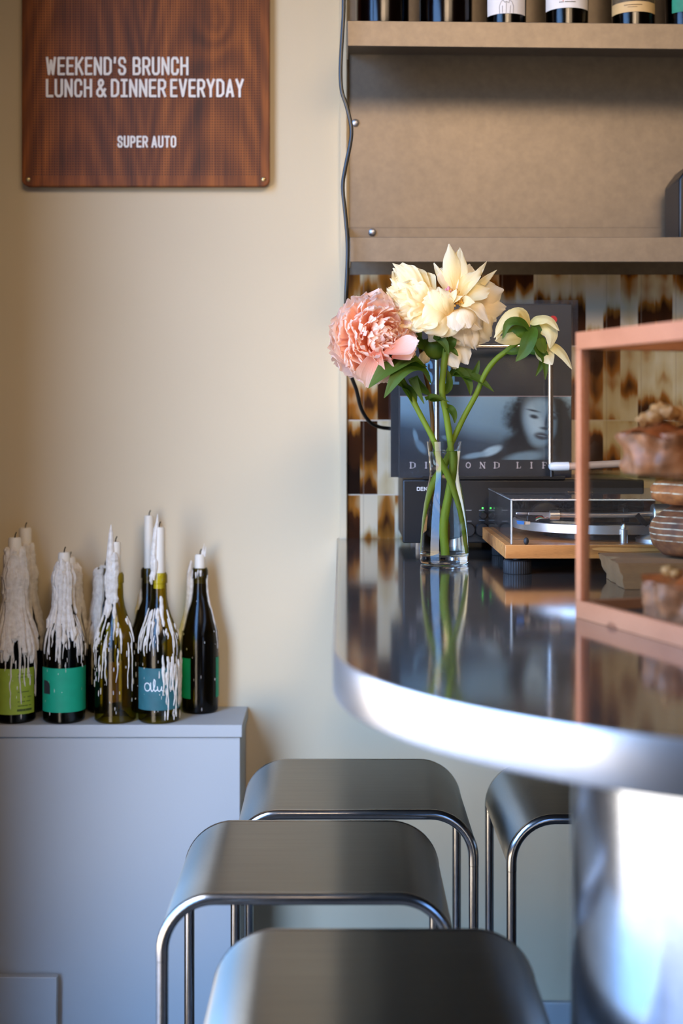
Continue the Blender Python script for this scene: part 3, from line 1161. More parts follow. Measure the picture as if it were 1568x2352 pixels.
def arc2(cx, cy, rx, ry, a0, a1, n=14):
    return [(cx + rx * math.cos(math.radians(a0 + (a1 - a0) * i / n)), cy + ry * math.sin(math.radians(a0 + (a1 - a0) * i / n))) for i in range(n + 1)]


ribbon(mb, arc2(-.023, .070, .0062, .0075, 60, 420), .0018, fD)
ribbon(mb, [(-.016, .078), (-.0155, .066), (-.0135, .062), (-.011, .064), (-.008, .072), (-.007, .082), (-.009, .085), (-.0105, .078), (-.0095, .066), (-.007, .062), (-.003, .066)], .0016, fD)
ribbon(mb, [(-.003, .071), (-.002, .064), (.001, .062), (.004, .066), (.005, .071), (.005, .064), (.008, .062)], .0016, fD)
mb.build('script_lettering', paper('white_script', rgb(225, 228, 224)), lab, smooth=False)

# back row
bA2, w_, r_, p_ = candle_bottle('waxed wine bottle half hidden behind the lime-labelled bottle, its candle slightly taller', 58, BK, .036, 'dark_glass', HB,
                                [((-1.4, 1.7), 30, (.10, .20), (.005, .008), HB + .05)], 21, .080, .0125)
w_.build('wax', M['wax'], bA2)
bB2, w_, r_, p_ = candle_bottle('waxed wine bottle half hidden behind the bottle with the bright green label', 160, BK, .0345, 'dark_glass', HB,
                                [((-1.4, 1.7), 26, (.14, .22), (.005, .008), HB + .01), ((-1.4, 1.6), 12, (.05, .14), (.0015, .003), .19)], 22, .022)
w_.build('wax', M['wax'], bB2)
bC2, w_, r_, p_ = candle_bottle('waxed wine bottle half hidden behind the unlabelled olive bottle', 241, BK, .0345, 'dark_glass', HB,
                                [((-1.7, -.3), 14, (.12, .20), (.0045, .007), HB + .005), ((-1.4, 1.6), 12, (.05, .14), (.0015, .003), .19)], 23, .006)
lab_patch(MB(), .036 + .0006, .2, 1.4, .022, .10).build('paper_label', paper('ochre_label', rgb(150, 108, 40), 0.1), bC2)
w_.build('wax', M['wax'], bC2)
bD2, w_, r_, p_ = candle_bottle('dark wine bottle with a tall straight ivory candle, behind the teal-labelled bottle', 342, BK, .036, 'dark_glass', HB,
                                [((-1.7, -.9), 6, (.15, .21), (.002, .004), .24)], 24, .104, .0095)
w_.build('wax', M['wax'], bD2)
bE, w_, r_, p_ = candle_bottle('dark wine bottle at the right end of the white ledge, short jagged candle', 459, BK - .003, .0365, 'dark_glass', HB,
                               [((-1.75, -1.35), 3, (.15, .165), (.0028, .004), HB), ((1.1, 1.6), 5, (.10, .25), (.0010, .0018), .27), ((-1.2, 1.2), 5, (.262, .27), (.001, .002), HB)], 25, .028, .0105)
w_.tube([(-.0165, -.001, HB + .014), (-.0215, 0, HB - .01), (-.0225, 0, HB - .05), (-.027, 0, HB - .09), (-.037, 0, HB - .125), (-.042, 0, HB - .15)], [.002, .0045, .0045, .005, .0052, .003], 8)
for k in range(5):
    w_.tube([(.004 + k * .0014, -.004, HB + .022), (.0045 + k * .0018, -.004, HB + .036 + .006 * (k % 3))], [.0022, .0005], 6)
specks(w_, p_, r_, 26, -1.4, 1.5, .01, .22, .0014)
w_.build('wax', M['wax'], bE)
lab_patch(MB(), .0365 + .0006, -1.5, -.52, .030, .108).build('paper_label', GREENP, bE)
lab_patch(MB(), .0365 + .0006, 1.0, 1.6, .030, .108).build('paper_label', GREENP, bE)

# ------------------------------------------------------------------ bar counter
CT = CZ - 0.244
BC, BR = Vector((0.55, 1.50)), 0.556
outline = [(-0.006, 2.835)]
for k in range(0, 49):
    a = PI + PI * k / 48
    outline.append((BC.x + BR * math.cos(a), BC.y + (BR - 0.09 + 0.055) * math.sin(a) if False else BC.y + 0.50 * math.sin(a)))
outline.append((BC.x + BR, 2.835))
bar = thing('bar_counter', 'dark polished bar counter with a rounded end and bright brushed steel edge', 'counter', (BC.x, BC.y, 0))
bo = Vector(bar.location)
TH = 0.046
MB().prism([(x, y, CT - 0.003) for x, y in outline], (0, 0, 0.003)).build('countertop', M['top'], bar, smooth=False, org=bo)
eb = MB()
n = len(outline)
ringp = [(0.0, -0.0031, -1), (0.0, -0.0031, 0), (0.0025, -0.0045, 0), (0.0030, -0.007, 0), (0.0030, -TH + .003, 0), (0.0015, -TH, 0), (-0.10, -TH, 0)]
cpt = Vector((BC.x, 2.2))


def out_n(i):
    a = Vector(outline[max(0, i - 1)])
    b = Vector(outline[min(n - 1, i + 1)])
    d = (b - a).normalized()
    return Vector((d.y, -d.x)) * (1 if (Vector((d.y, -d.x)).dot(Vector(outline[i]) - Vector((BC.x, 2.0))) > 0) else -1)


vs_, fs = [], []
ring2 = [(-0.06, -0.0035), (0.0, -0.0035), (0.0, 0.0), (0.0022, -0.0006), (0.0030, -0.003), (0.0030, -TH + .003), (0.0015, -TH), (-0.06, -TH)]
for i, (x, y) in enumerate(outline):
    nn = out_n(i)
    for off, dz in ring2:
        vs_.append((x + nn.x * off, y + nn.y * off, CT + dz))
m = len(ring2)
for i in range(n - 1):
    for k in range(m):
        j = (k + 1) % m
        fs.append((i * m + k, i * m + j, (i + 1) * m + j, (i + 1) * m + k))
fs.append(tuple(range(m)))
fs.append(tuple(reversed(range((n - 1) * m, n * m))))
eb.add(vs_, fs)
eb.build('edge_band', M['edge_steel'], bar, org=bo, angle=50)
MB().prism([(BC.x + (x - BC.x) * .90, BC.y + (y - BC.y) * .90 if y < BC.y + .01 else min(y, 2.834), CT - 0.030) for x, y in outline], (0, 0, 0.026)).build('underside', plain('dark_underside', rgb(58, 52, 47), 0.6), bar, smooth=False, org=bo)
dr = MB()
dr.lathe([(0.0, .325), (.012, .325), (.014, .31), (CT - .034, .31)], 96, (BC.x + .005, BC.y, 0))
dr.build('pedestal', M['drum_steel'], bar, org=bo)
lw_ = MB()
lw_.box((0.95, 2.60, (CT - 0.031) / 2), (0.24, 0.44, CT - 0.031))
lw_.build('base_cabinet', plain('grey_base_cabinet', rgb(120, 122, 118), 0.6), bar, org=bo)


# ------------------------------------------------------------------ stools
def make_stool(label, x, y, rz=0.0):
    """Steel stool: two bent tubes (front and back), a sheet seat bent over both, four legs and foot rails."""
    s = thing('bar_stool', label, 'stool', (x, y, 0), rz, group='brushed steel bar stools')
    W, D, H, R, r = 0.375, 0.330, 0.642, 0.068, 0.0082
    hw = W / 2
    seam = H - R - 0.012

    def arch(yy):
        pts = [(-hw, yy, seam)]
        for k in range(13):
            a = PI - PI / 2 * k / 12
            pts.append((-hw + R + R * math.cos(a), yy, H - R + R * math.sin(a)))
        for k in range(13):
            a = PI / 2 - PI / 2 * k / 12
            pts.append((hw - R + R * math.cos(a), yy, H - R + R * math.sin(a)))
        pts.append((hw, yy, seam))
        return pts
    for yy in (-D / 2, D / 2):
        MB().tube(arch(yy), r, 14).build('frame', M['tube_steel'], s)
        for xx in (-hw, hw):
            lg = MB().tube([(xx, yy, 0.012), (xx, yy, seam - .0008)], r * .97, 14).build('leg', M['tube_steel'], s)
            MB().lathe([(0, .0095), (.003, .0105), (.014, .0105), (.016, .009)], 16, (xx, yy, 0)).build('foot_cap', M['black_rubber'], lg)
    for xx in (-hw, hw):
        MB().tube([(xx, -D / 2, .22), (xx, D / 2, .22)], r * .9, 12).build('foot_rail', M['tube_steel'], s)
    # sheet seat, following the tubes' centre line and lying just above them
    so = 0.0072
    path = []
    for k in range(17):
        a = PI - PI / 2 * k / 16
        path.append((-hw + R + (R + so) * math.cos(a), H - R + (R + so) * math.sin(a)))
    for k in range(1, 12):
        path.append((-hw + R + (2 * hw - 2 * R) * k / 12, H + so))
    for k in range(17):
        a = PI / 2 - PI / 2 * k / 16
        path.append((hw - R + (R + so) * math.cos(a), H - R + (R + so) * math.sin(a)))
    mb_ = MB()
    npt = len(path)
    vs2, fs2 = [], []
    y0, y1, th = -D / 2 - .001, D / 2 + .001, 0.0022
    for i, (px, pz) in enumerate(path):
        a = path[max(0, i - 1)]
        b = path[min(npt - 1, i + 1)]
        d = Vector((b[0] - a[0], b[1] - a[1])).normalized()
        nn = Vector((-d.y, d.x))
        vs2 += [(px, y0, pz), (px, y1, pz), (px - nn.x * th, y1, pz - nn.y * th), (px - nn.x * th, y0, pz - nn.y * th)]
    for i in range(npt - 1):
        for k in range(4):
            j = (k + 1) % 4
            fs2.append((i * 4 + k, (i + 1) * 4 + k, (i + 1) * 4 + j, i * 4 + j))
    fs2 += [(0, 1, 2, 3), tuple(reversed(range((npt - 1) * 4, npt * 4)))]
    mb_.add(vs2, fs2)
    mb_.build('seat', M['seat_steel'], s, angle=50)
    return s


def copy_tree(o, parent=None):
    c = o.copy()
    COL.objects.link(c)
    if parent is not None:
        c.parent = parent
    for ch in [q for q in bpy.data.objects if q.parent == o]:
        copy_tree(ch, c)
    return c


st = make_stool('brushed steel stool half under the counter edge, in the middle of the row of three', -0.0455, 1.85 + .165)
for lab_, x, y in (('brushed steel stool at the far end of the row, closest to the wall', 0.0205, 2.241 + .165),
                   ('brushed steel stool closest to the camera, only its seat in view', 0.040, 1.724 - .170),
                   ('brushed steel stool mostly hidden under the counter beside the metal pedestal', 0.452, 2.215 + .165)):
    c = copy_tree(st)
    c.location = (x, y, 0)
    c['label'] = lab_

# ------------------------------------------------------------------ amplifier
AD = 2.56
ax0 = P(924, 0, AD).x
az0, az1 = P(0, 1247, AD).z, P(0, 1101, AD).z
aw, ah, adp = 0.434, az1 - az0, 0.262
amp = thing('amplifier', 'black stereo amplifier on the counter under the record sleeves', 'amplifier', (ax0 + aw / 2, AD, CT))
az = az0 - CT
MB().box((0, adp / 2 + .004, az + ah / 2), (aw - .006, adp, ah - .004)).build('body', M['black_satin'], amp, bevel=.002)
MB().box((0, .002, az + ah / 2), (aw, .012, ah)).build('front_panel', M['black_satin'], amp, bevel=.003)
for fx in (-aw / 2 + .05, aw / 2 - .05):
    for fy in (.045, .23):
        MB().lathe([(0, .024), (az * .9, .024), (az + .004, .022)], 24, (fx, fy, 0)).build('foot', M['silver'], amp)


def amp_fn(x, y, d):
    q = P(x, -y, AD - .004)
    return (q.x - (ax0 + aw / 2), -.0042 - d, q.z - CT)


WPRINT = paper('white_print', rgb(200, 200, 198), 0.02)
mb = MB()
stroke_word(mb, 'DENON', 957, 998, -1127.5, 9, 1.6, amp_fn)
mb.build('lettering', WPRINT, amp, smooth=False)
q = amp_fn(1108, -1167, 0)
MB().blob((q[0], q[1], q[2]), .0016, 6).build('power_light', M['led'], amp)
for px, py, rr in ((1108, 1183, .0065), (1106, 1216, .013), (1074, 1216, .013), (1250, 1190, .030)):
    q = amp_fn(px, -py, 0)
    k_ = MB().lathe([(0, rr), (-.012, rr * .96), (-.014, rr * .85)], 28, (q[0], q[1], q[2]), 'y').build('knob', M['black_plastic'], amp)
mb = MB()
for px, py in ((1070, 1172), (1100, 1172), (1070, 1197), (1100, 1195)):
    ribbon(mb, [(px, -py), (px + 12, -py)], 1.2, amp_fn)
mb.build('small_print', plain('grey_print', rgb(120, 120, 120), 0.6), amp, smooth=False)

# ------------------------------------------------------------------ records standing on the amplifier
RD = 2.590


def rec_fn(D):
    return lambda x, y, d: tuple(P(x, -y, D - d))


def rec_poly(pts, D):
    return MB().add([tuple(P(x, y, D)) for x, y in reversed(pts)], [tuple(range(len(pts)))])


AZT = az1
back_rec = thing('record_sleeve', 'dark record sleeve standing behind the front one, only its left edge in view', 'record', (P(1050, 0, 2.62).x, 2.62, AZT), group='record sleeves on the amplifier')
a_, b_ = P(897, 1090, 2.615), P(1300, 700, 2.615)
MB().box(((a_.x + b_.x) / 2, 2.612, AZT + .16 + .001), (b_.x - a_.x, .005, .318)).build('cover', plain('charcoal_card', rgb(26, 26, 28), 0.5), back_rec, bevel=.0005, org=back_rec.location)
a2_ = P(892, 0, 2.612)
MB().box(((a2_.x + b_.x) / 2, 2.607, AZT + .16 + .002), (b_.x - a2_.x, .0012, .322)).build('plastic_sleeve', M['sleeve_plastic'], back_rec, org=back_rec.location)

rec = thing('record_sleeve', 'black record sleeve with a blue-grey portrait band and spaced title, front of the two', 'record', (P(1115, 0, RD).x, RD, AZT), group='record sleeves on the amplifier')
ro = rec.location
x0, x1 = P(917, 0, RD).x, P(1312, 0, RD).x
z0, z1 = AZT + .0015, P(0, 700, RD).z
COVER = plain('black_cover_card', rgb(36, 38, 42), 0.45)
cov = MB().box(((x0 + x1) / 2, RD + .002, (z0 + z1) / 2), (x1 - x0, .004, z1 - z0)).build('cover', COVER, rec, bevel=.0006, org=ro)
# printed picture: a plain blue-grey studio backdrop with a dark-haired sitter
t = NT('blue_grey_print')
s = t.sep(t.pos('world'))
k_px = FPX / (RD - .0004)
X = t.math('MULTIPLY_ADD', s[0], k_px, VX)                       # print coordinates on the cover
Y = t.math('MULTIPLY_ADD', s[2], -k_px, VY + CZ * k_px)
grain = t.noise(t.pos('world'), 60.0, 4.0, .6)
wob = t.math('MULTIPLY', t.math('SUBTRACT', grain, .5), .55)


def soft(col, cx, cy, rx, ry, ang=0.0, edge=.35, c=(0, 0, 0), wobble=1.0):
    """Soft tinted ellipse printed over col."""
    ca, sa = math.cos(math.radians(ang)), math.sin(math.radians(ang))
    dx_, dy_ = t.math('SUBTRACT', X, cx), t.math('SUBTRACT', Y, cy)
    u = t.math('DIVIDE', t.math('ADD', t.math('MULTIPLY', dx_, ca), t.math('MULTIPLY', dy_, sa)), rx)
    v = t.math('DIVIDE', t.math('SUBTRACT', t.math('MULTIPLY', dy_, ca), t.math('MULTIPLY', dx_, sa)), ry)
    r = t.math('SQRT', t.math('ADD', t.math('MULTIPLY', u, u), t.math('MULTIPLY', v, v)))
    r = t.math('MULTIPLY_ADD', wob, wobble, r)
    mr = t.n('ShaderNodeMapRange')
    mr.interpolation_type = 'SMOOTHSTEP'
    t.l(r, mr.inputs['Value'])
    mr.inputs['From Min'].default_value, mr.inputs['From Max'].default_value = 1 - edge, 1 + edge
    mr.inputs['To Min'].default_value, mr.inputs['To Max'].default_value = 1.0, 0.0
    return t.mix(mr.outputs[0], col, rgb(*c))


f = t.math('ADD', t.math('MULTIPLY', t.math('SUBTRACT', 1056.0, Y), .75 / 146), t.math('MULTIPLY', t.math('SUBTRACT', X, 918.0), .25 / 262))
col = t.ramp(f, [(.1, rgb(30, 38, 46)), (.38, rgb(52, 68, 80)), (.6, rgb(122, 150, 162)), (.95, rgb(142, 172, 184))])
for a in (
        # sitter: mass of dark curls, shoulders, tilted face
        (1240, 960, 78, 62, 0, .22, (24, 27, 31), 1.0), (1196, 1030, 44, 40, 0, .3, (24, 27, 31), .8), (1110, 1062, 62, 26, -14, .2, (26, 29, 33), .4), (1300, 1010, 40, 60, 0, .3, (24, 27, 31), 1.0),
        (1205, 1050, 42, 12, -8, .5, (112, 138, 150), .3), (1240, 968, 38, 52, -12, .14, (84, 108, 122), .15), (1228, 968, 22, 44, -12, .7, (176, 200, 208), .2), (1246, 936, 20, 22, -10, .7, (140, 168, 180), .2),
        (1240, 1008, 20, 14, -10, .7, (126, 154, 166), .2), (1226, 957, 10, 4.5, 14, .6, (44, 56, 66), .1), (1272, 960, 8, 4.5, 14, .6, (44, 56, 66), .1), (1224, 943, 14, 2.2, 12, .8, (50, 62, 72), .1), (1272, 947, 10, 2.2, 14, .8, (50, 62, 72), .1),
        (1254, 970, 3.5, 16, 6, .9, (58, 76, 90), .1), (1250, 984, 10, 3, 8, .8, (46, 58, 68), .1), (1244, 1002, 17, 8, 10, .4, (62, 66, 74), .1), (1244, 1001, 11, 1.6, 10, .7, (120, 136, 144), .1),
        # collar and hand
        (1128, 1036, 24, 9, -22, .4, (158, 182, 190), .6), (1090, 1046, 26, 6, -10, .5, (120, 146, 158), .5), (954, 1002, 5, 16, -14, .4, (110, 138, 150), .3), (966, 1026, 8, 18, -36, .4, (92, 118, 132), .3), (1024, 1006, 10, 5, 20, .5, (110, 138, 150), .4)):
    col = soft(col, *a)
t.bsdf(col, .45)
rec_poly([(919, 911), (1311, 911), (1311, 1056), (919, 1056)], RD - .0004).build('picture', t.m, cov, smooth=False, org=ro)
tt = MB()
ft = rec_fn(RD - .0006)
# spaced serif capitals
SER = {'D': ([[(0, 0), (0, 1)]], [(0, 1), (.5, 1), (.9, .78), (.9, .22), (.5, 0), (0, 0)], .9), 'I': ([[(0, 0), (0, 1)]], None, .1),
       'A': ([[(.45, 1), (.9, 0)]], [(0, 0), (.45, 1)], .9), 'M': ([[(0, 0), (0, 1)], [(1.1, 0), (1.1, 1)]], [(0, 1), (.55, .1), (1.1, 1)], 1.1),
       'O': ([], [(.45, 0), (.08, .2), (0, .5), (.08, .8), (.45, 1), (.82, .8), (.9, .5), (.82, .2), (.45, 0)], .9), 'N': ([[(0, 1), (.85, 0)]], None, .85),
       'L': ([[(0, 0), (0, 1)]], [(0, 0), (.65, 0), (.68, .25)], .7), 'F': ([[(0, 0), (0, 1)]], [(0, 1), (.65, 1), (.68, .75)], .7),
       'E': ([[(0, 0), (0, 1)]], [(.68, .78), (.65, 1), (0, 1)], .7)}


def serif(c, x, base, h):
    thick, thin, w = SER[c]
    sx = h * .85
    for pl in thick:
        ribbon(tt, [(x + a * sx, base + b * h) for a, b in pl], h * .20, ft)
        for e_ in pl:
            if c in 'DIMLFE' or (c == 'A'):
                if not (c == 'A' and e_[1] == 1):
                    ribbon(tt, [(x + e_[0] * sx - h * .2, base + e_[1] * h), (x + e_[0] * sx + h * .2, base + e_[1] * h)], h * .08, ft)
    if thin:
        ribbon(tt, [(x + a * sx, base + b * h) for a, b in thin], h * .085 if c != 'O' else h * .14, ft)
    if c == 'D':
        ribbon(tt, [(x + .88 * sx, base + .75 * h), (x + .88 * sx, base + .25 * h)], h * .2, ft)
    if c == 'N':
        for xx in (0, .85):
            ribbon(tt, [(x + xx * sx, base), (x + xx * sx, base + h)], h * .085, ft)
            ribbon(tt, [(x + xx * sx - h * .17, base + (0 if xx == 0 else h)), (x + xx * sx + h * .17, base + (0 if xx == 0 else h))], h * .08, ft)
    if c == 'F':
        ribbon(tt, [(x, base + .5 * h), (x + .45 * sx, base + .5 * h)], h * .09, ft)
    if c == 'E':
        ribbon(tt, [(x, base + .5 * h), (x + .45 * sx, base + .5 * h)], h * .09, ft)
        ribbon(tt, [(x, base), (x + .65 * sx, base), (x + .68 * sx, base + .25 * h)], h * .09, ft)


for c, x in zip('DIAMOND', (943, 978, 1002, 1034, 1070, 1103, 1136)):
    serif(c, x, -1075, 13)
for c, x in zip('LIFE', (1188, 1220, 1247, 1277)):
    serif(c, x, -1075, 13)
tt.build('title_lettering', paper('pinkish_white_print', rgb(196, 184, 182), .02), cov, smooth=False, org=ro)
ln = MB()
ribbon(ln, [(919, -910), (1312, -910)], 1.6, rec_fn(RD - .0006))
ln.build('printed_rule', paper('pink_rule', rgb(170, 150, 150), .02), cov, smooth=False, org=ro)
nm = MB()
stroke_word(nm, 'SADE', 976, 1054, -883, 54, 6.0, rec_fn(RD - .0006))
nm.build('name_lettering', paper('light_blue_print', rgb(112, 160, 190), .03), cov, smooth=False, org=ro)
MB().add([tuple(P(1270 + 9 * math.cos(-k * PI / 12), 734 + 9 * math.sin(-k * PI / 12), RD - .0007)) for k in range(24)], [tuple(range(24))]).build('red_sticker', plain('red_sticker', rgb(206, 24, 28), .4), cov, smooth=False, org=ro)
sx_0, sx_1, szt = P(914, 0, RD).x, P(1327, 0, RD).x, P(0, 689, RD).z
MB().box(((sx_0 + sx_1) / 2, RD - .0026, (AZT + .001 + szt) / 2), (sx_1 - sx_0, .0008, szt - AZT - .001)).build('plastic_sleeve', M['sleeve_plastic'], rec, org=ro)
MB().box(((sx_0 + sx_1) / 2, RD + .0050, (AZT + .001 + szt) / 2), (sx_1 - sx_0, .0008, szt - AZT - .001)).build('plastic_sleeve', M['sleeve_plastic'], rec, org=ro)

# wire stand in front of the records
ST = 2.560
stand = thing('record_stand', 'shiny metal rod stand holding the record sleeves upright on the amplifier', 'stand', (P(1133, 0, ST).x, ST, AZT))
so_ = stand.location
zt = P(0, 795, ST).z
xl, xr = P(1003, 0, ST).x, P(1264, 0, ST).x
pts = [(xl, ST, AZT + .004), (xl, ST, zt - .012), (xl + .004, ST, zt - .004), (xl + .012, ST, zt), (xr - .012, ST, zt), (xr - .004, ST, zt - .004), (xr, ST, zt - .012), (xr, ST, P(0, 1072, ST).z)]
MB().tube(pts, .0048, 12).build('upright_rods', M['chrome'], stand, org=so_)
zb_ = P(0, 1071, ST).z
MB().tube([(xr + .030, ST - .012, zb_), (xr + .075, ST - .010, zb_ + .0025), (xr + .20, ST - .006, zb_ + .009)], .0068, 14).build('foot_bar', plain('pinkish_wood_bar', rgb(186, 158, 140), .4), stand, org=so_)
MB().tube([(xr - .005, ST - .0135, zb_), (xr - .003, ST - .0134, zb_), (xr + .004, ST - .0132, zb_), (xr + .0305, ST - .012, zb_ + .0004)], [.003, .0064, .0080, .0080], 14).build('end_cap', plain('white_rubber_cap', rgb(214, 226, 236), .35), stand, org=so_)
MB().box(((xl + xr) / 2, ST + .002, AZT + .003), (xr - xl + .05, .022, .005)).build('base_plate', M['black_plastic'], stand, org=so_)
MB().tube([(xr + .001, ST - .006, AZT + .005), (xr + .001, ST - .006, zb_ + .001)], .004, 10).build('foot_post', M['black_plastic'], stand, org=so_)

# ------------------------------------------------------------------ turntable
TD = 2.178
tx0 = P(1160, 0, TD).x
tz0, tz1 = P(0, 1283, TD).z, P(0, 1252, TD).z
tw, tdp = 0.43, 0.352
tur = thing('turntable', 'record player with oak plinth and dusty clear lid on the counter', 'turntable', (tx0 + tw / 2, TD, CT))
to = tur.location
MB().box((tx0 + tw / 2, TD + tdp / 2, (tz0 + tz1) / 2), (tw, tdp, tz1 - tz0)).build('plinth', M['oak'], tur, bevel=.0008, org=to)
for fx, fy in ((tx0 + .022, TD + .028), (tx0 + tw - .03, TD + .028), (tx0 + .035, TD + tdp - .035), (tx0 + tw - .03, TD + tdp - .035)):
    mbf = MB()
    ns = 72
    prof = [(0, .0205), (.0015, .0215), (.019, .0215), (.021, .020)]
    vs_, fs = [], []
    for h, r in prof:
        for i in range(ns):
            rr = r * (1.0 + (.022 if i % 2 else -.012))
            vs_.append((fx + rr * math.cos(2 * PI * i / ns), fy + rr * math.sin(2 * PI * i / ns), CT + .0002 + h))
    for k in range(3):
        for i in range(ns):
            j = (i + 1) % ns
            fs.append((k * ns + i, k * ns + j, (k + 1) * ns + j, (k + 1) * ns + i))
    fs += [tuple(reversed(range(ns))), tuple(range(3 * ns, 4 * ns))]
    mbf.add(vs_, fs)
    mbf.lathe([(.021, .008), (tz0 - CT, .008)], 16, (fx, fy, CT))
    mbf.build('foot', M['black_rubber'], tur, org=to)
# lid: five clear walls
lz = P(0, 1150, TD + .012).z
lx0, lx1, ly0, ly1 = tx0 + .010, tx0 + tw - .010, TD + .012, TD + tdp - .006
lt = .003
zb2 = tz1 + .0004
lid = MB()
lid.box(((lx0 + lx1) / 2, ly0 + lt / 2, (lz + zb2) / 2), (lx1 - lx0, lt, lz - zb2))
lid.box(((lx0 + lx1) / 2, ly1 - lt / 2, (lz + zb2) / 2), (lx1 - lx0, lt, lz - zb2))
lid.box((lx0 + lt / 2, (ly0 + ly1) / 2, (lz + zb2) / 2), (lt, ly1 - ly0 - 2 * lt, lz - zb2))
lid.box((lx1 - lt / 2, (ly0 + ly1) / 2, (lz + zb2) / 2), (lt, ly1 - ly0 - 2 * lt, lz - zb2))
lidp = lid.build('lid', M['lid'], tur, smooth=False, org=to)
MB().box(((lx0 + lx1) / 2, (ly0 + ly1) / 2, lz - lt / 2 + .003), (lx1 - lx0, ly1 - ly0, lt)).build('lid_top', thin_clear('dusty_lid_top', (.62, .62, .62, 1), 1.49, dust=.34, gloss_rough=.03, dust_col=(.42, .41, .40, 1)), lidp, smooth=False, bevel=.0012, org=to)
# bright polished edges of the acrylic
edm = MB()
edm.tube([(lx0 + .001, ly0, zb2), (lx0 + .001, ly0, lz)], .0014, 8)
edm.tube([(lx0, ly0, lz + .001), (lx1, ly0, lz + .001)], .0011, 8)
edm.tube([(lx0, ly0, lz + .001), (lx0, ly1, lz + .001)], .0008, 8)
edm.build('lid_rim', plain('polished_acrylic_edge', rgb(196, 200, 198), .12, Transmission_Weight=.5), lidp, org=to)
mb = MB()


def lid_fn(x, y, d):
    return (x, y, lz + .0052 + d)


lgx, lgy = tx0 + .128, TD + .16
ribbon(mb, arc2(lgx, lgy, .0055, .017, 0, 360, 18), .0022, lid_fn)
ribbon(mb, [(lgx + .006, lgy)] + arc2(lgx + .022, lgy, .012, .013, 180, 0, 10) + arc2(lgx + .022, lgy, .012, .013, 0, -180, 10)[1:], .0014, lid_fn)
mb.build('gold_logo', plain('gold_print', rgb(170, 116, 36), .5), lidp, smooth=False, org=to)
MB().blob(P(1208, 1243, TD + .006), (.0042, .004, .0058), 8).build('rubber_stop', M['black_rubber'], tur, org=to)
# platter
pc = Vector((P(1180, 0, TD + .18).x + .150, TD + .186))
pz0_, pz1_ = P(0, 1229, TD + .04).z, P(0, 1206, TD + .04).z
pl_ = MB().lathe([(pz0_, .146), (pz0_ + .001, .150), (pz1_ - .001, .150), (pz1_, .148)], 96, (pc.x, pc.y, 0)).build('platter', M['silver'], tur, org=to)
MB().lathe([(tz1, .10), (pz0_, .10)], 40, (pc.x, pc.y, 0)).build('bearing', M['black_plastic'], pl_, org=to)
MB().lathe([(pz1_ + .0002, .146), (pz1_ + .004, .146), (pz1_ + .0045, .144)], 96, (pc.x, pc.y, 0)).build('record_mat', M['vinyl'], pl_, org=to)
# tonearm, lying along the near side
TA = TD + .055
ta = []
for px, py in ((1268, 1182), (1340, 1184), (1430, 1184), (1515, 1179)):
    ta.append(P(px, py, TA))
tone = MB().tube(ta, .0042, 14).build('tonearm', plain('champagne_arm', rgb(196, 180, 168), .3, .6), tur, org=to)
MB().tube([P(1262, 1183, TA), P(1284, 1183, TA)], .0072, 24).build('collar', M['silver'], tone, org=to)
hs = MB()
hs.prism([P(1213, 1177, TA - .004), P(1262, 1177, TA - .004), P(1264, 1190, TA - .004), P(1252, 1192, TA - .004), P(1246, 1184, TA - .004), P(1213, 1183, TA - .004)], (0, .008, 0))
head = hs.build('headshell', plain('champagne_headshell', rgb(190, 178, 168), .3, .6), tone, bevel=.0006, org=to)
MB().box(P(1198, 1179, TA), (.019, .007, .0035)).build('finger_lift', M['silver'], head, bevel=.0012, org=to)
MB().box(P(1222, 1192, TA), (.017, .012, .010)).build('cartridge', M['black_plastic'], head, bevel=.001, org=to)
MB().prism([P(1187, 1196, TA - .008), P(1204, 1198, TA - .008), P(1203, 1205, TA - .008), P(1189, 1204, TA - .008)], (0, .010, 0)).build('stylus_guard', plain('blue_plastic', rgb(52, 128, 204), .4), head, org=to)
MB().box(P(1210, 1201, TA - .003), (.009, .007, .0045)).build('stylus_tip', plain('cream_plastic', rgb(212, 188, 156), .4), head, org=to)
for k, (cc, dz) in enumerate(((rgb(180, 60, 50), 0), (rgb(60, 140, 70), 3), (rgb(210, 200, 190), 5))):
    MB().tube(bez([P(1230, 1190 + dz, TA - .006), P(1240, 1186 + dz, TA - .007), P(1250, 1190, TA - .006), P(1258, 1187, TA - .004)], 12), .0006, 6).build('lead_wire', plain('wire_%d' % k, cc, .5), head, org=to)
piv = MB().lathe([(-.016, .0155), (-.014, .017), (.014, .017), (.016, .0155)], 32, P(1520, 1182, TA), 'x').build('pivot_housing', M['silver'], tone, org=to)
MB().tube([P(1534, 1180, TA), P(1580, 1178, TA)], .013, 24).build('counterweight', M['silver'], tone, org=to)
q = P(1512, 1190, TA - .018)
MB().lathe([(0, .006), (-.002, .005)], 20, q, 'y').build('pivot_screw', M['black_plastic'], piv, org=to)
q = P(1500, 1235, TA)
MB().lathe([(tz1, .040), (tz1 + .006, .040), (tz1 + .008, .036), (tz1 + .014, .020), (P(0, 1190, TA).z, .012)], 40, (q.x + .012, q.y, 0)).build('arm_base', M['silver'], tur, org=to)
q = P(1432, 1215, TA - .02)
MB().lathe([(tz1, .0062), (q.z - .001, .0062), (q.z, .004), (q.z + .004, .004), (q.z + .008, .0016)], 20, (q.x, q.y, 0)).build('speed_knob', M['silver'], tur, org=to)
MB().box(P(1437, 1192, TA + .01), (.009, .008, .034)).build('arm_rest', M['black_plastic'], tur, bevel=.001, org=to)
MB().bar(P(1462, 1182, TA - .012), P(1484, 1208, TA - .012), .004, .008).build('cue_lever', M['black_plastic'], tur, org=to)

# ------------------------------------------------------------------ rustic board with two loaves beside the turntable
BD = 2.06
bl = P(1395, 1282, BD)
wb = MB()
nseg = 14
zb3, zt3 = CT + .0005, P(0, 1281, BD).z


